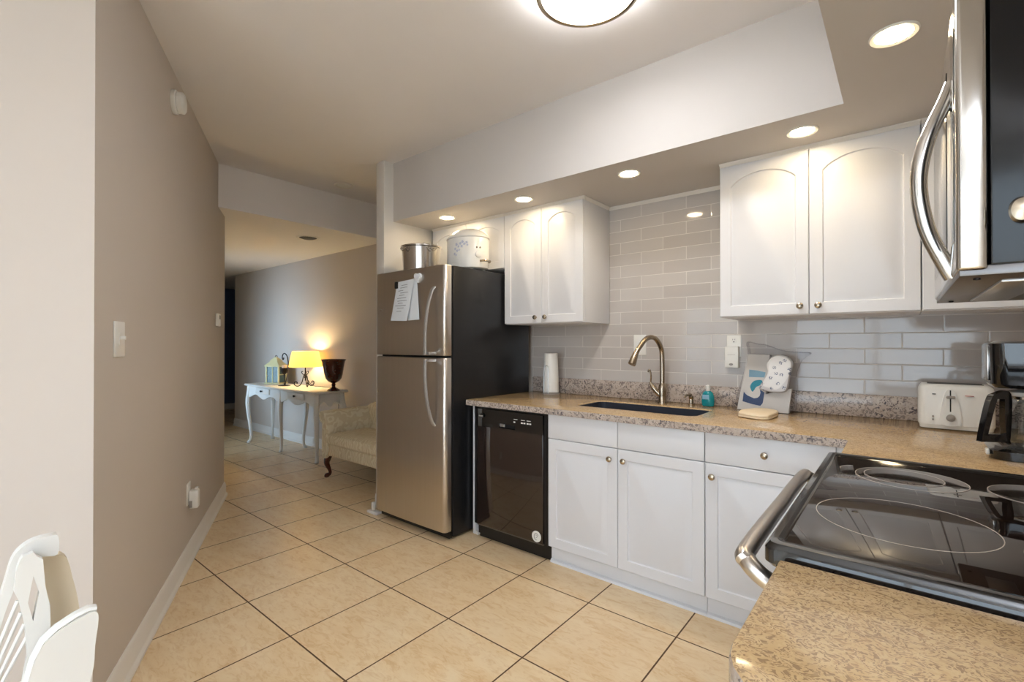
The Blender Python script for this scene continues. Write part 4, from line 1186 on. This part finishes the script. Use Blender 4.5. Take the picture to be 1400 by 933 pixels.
# ------------------------------------------------------------------ settee
SX0, SX1, SY0, SY1 = -4.47, -3.33, 2.46, 3.09
se = thing('settee', ((SX0 + SX1) / 2, 2.78, 0), 'cream damask settee with rolled arm and dark cabriole legs, half behind the fridge', 'sofa')
s_ = MB(); s_.box(SX0 + .03, SX1 - .03, SY0 + .02, SY1 - .04, .215, .34, .02, 3)
s_.build('seat_frame', 'fabric', se)
cu = MB()
def cl_(z, d0): return [(p[0], p[1], z) for p in rrect(SX0 + .115 + d0, SX1 - .115 - d0, SY0 - .005 + d0, SY1 - .14 - d0, .04)]
cu.loft([cl_(.33, .02), cl_(.35, .002), cl_(.39, 0), cl_(.425, .012), cl_(.445, .05), cl_(.45, .12)])
cu.build('seat_cushion', 'fabric', se)
for sd_ in (0, 1):
    prof = [(.03, .22), (.11, .22), (.11, .50), (.115, .56), (.105, .61), (.075, .645), (.035, .655), (-.005, .64), (-.028, .605), (-.022, .565), (.005, .545), (.026, .535), (.03, .50)]
    prof = sm2(prof, 4)
    X_ = (lambda a: SX0 + a) if sd_ == 0 else (lambda a: SX1 - a)
    am = MB()
    am.loft([[(X_(a if i not in (0, 3) else .06 + (a - .06) * .93), y_, b if i not in (0, 3) else .43 + (b - .43) * .97) for a, b in prof] for i, y_ in enumerate((SY0, SY0 + .015, SY1 - .03, SY1 - .015))])
    am = am.build('arm', 'fabric', se)
    MB().tube([(X_(.035 + .052 * math.cos(R(a))), SY0 - .002, .60 + .05 * math.sin(R(a))) for a in range(-150, 200, 20)], .005, 6).build('arm_piping', 'fabric', am)
bk = MB()
bk.loft([[(x_, y_, z_) for y_, z_ in sm2([(SY1 - .14, .34), (SY1 - .145, .60), (SY1 - .12, .665), (SY1 - .07, .68), (SY1 - .03, .65), (SY1 - .03, .24), (SY1 - .10, .24)], 4)] for x_ in (SX0 + .06, SX1 - .06)])
bk.build('backrest', 'fabric', se)
for x_, sx2 in ((SX0 + .075, -1), (SX1 - .075, 1)):
    for y_, sy2 in ((SY0 + .05, -1), (SY1 - .08, 1)):
        pts = [(0, 0, .216), (.012, .012, .17), (.014, .014, .13), (-.004, -.004, .07), (-.006, -.006, .035), (.014, .014, .016), (.022, .022, .0)]
        rr = [.034, .032, .026, .016, .016, .024, .017]
        P = smooth([(x_ + sx2 * a, y_ + sy2 * b, c) for a, b, c in pts], 4)
        rad = []
        for i in range(len(pts) - 1):
            for k in range(4): rad.append(rr[i] + (rr[i + 1] - rr[i]) * k / 4)
        rad.append(rr[-1])
        MB().tube(P, rad, 10, None, (1, 0, 0)).build('leg', 'mahogany', se)

# ------------------------------------------------------------------ white chair at lower left
CHZ = -.010
YZ = lambda u, v, t: (t, u, v + CHZ)
wch = thing('slatted_chair', (-1.30, .02, 0), 'white slatted wooden chair with diamond cutout, in front of the pale wall', 'chair')
def sm3(l, n=4): return [(v.x, v.y) for v in smooth([(a, b, 0) for a, b in l], n, True)]
MB().prism(sm3([(.163, .912), (.164, .945), (.155, .951), (.13, .950), (.112, .940), (.100, .922), (.092, .888), (.078, .828), (.060, .75), (.04, .66), (.052, .655), (.074, .75), (.092, .828), (.104, .868), (.114, .905), (.128, .915), (.145, .913)], 3), YZ, -1.318, -1.296).build('crest_rail', 'chair', wch)
MB().prism([(.108, .925), (.112, .932), (.126, .935), (.131, .926), (.139, .918), (.142, .867), (.149, .825), (.150, .774), (.140, .72), (.125, .64), (.105, .64), (.118, .742), (.115, .803), (.107, .852), (.101, .87), (.103, .907)], YZ, -1.284, -1.268, [[(.126, .891), (.134, .857), (.126, .806), (.119, .843)]]).build('splat', 'chair', wch)
bp_ = MB().prism(sm3([(.128, .905), (.150, .903), (.168, .898), (.182, .886), (.190, .845), (.196, .814), (.203, .757), (.206, .66), (.15, .66), (.150, .74), (.147, .801), (.140, .846), (.134, .88)], 2), YZ, -1.365, -1.335).build('back_board', 'chair_tan', wch)
for dy in (0, .009, .018, .027):
    MB().tube([(-1.276, .106 + dy * .5, .84 - dy * 2.6), (-1.276, .060 + dy, .70), (-1.276, .035 + dy * 1.1, .60)], .0032, 8).build('spindle', 'chair', wch)
pp = sm3([(.190, .808), (.205, .810), (.211, .795), (.206, .745), (.204, .705), (.196, .665), (.19, .62), (.10, .62), (.112, .711), (.122, .753), (.134, .779), (.153, .795), (.177, .805)], 3)
ap_ = MB().prism(pp, YZ, -1.235, -1.212).build('arm_panel', 'chair', wch)
MB().tube([(-1.224, y_, z_ + .004 + CHZ) for y_, z_ in [(.108, .69), (.112, .711), (.122, .753), (.134, .779), (.153, .795), (.177, .806), (.197, .811), (.208, .808)]], .0085, 8, (1.4, .7), (1, 0, 0)).build('arm_cap', 'chair', ap_)
MB().box(-1.37, -1.21, -.28, .19, .60, .645, .008).build('seat_rail', 'chair', wch)
MB().box(-1.66, -1.21, -.30, .20, .44, .475, .01).build('seat', 'chair', wch)
for x_, y_ in ((-1.24, -.27), (-1.24, .17), (-1.63, -.27), (-1.63, .17)):
    MB().box(x_ - .02, x_ + .02, y_ - .02, y_ + .02, 0, .62 if x_ > -1.4 else .445, .004).build('leg', 'chair', wch)
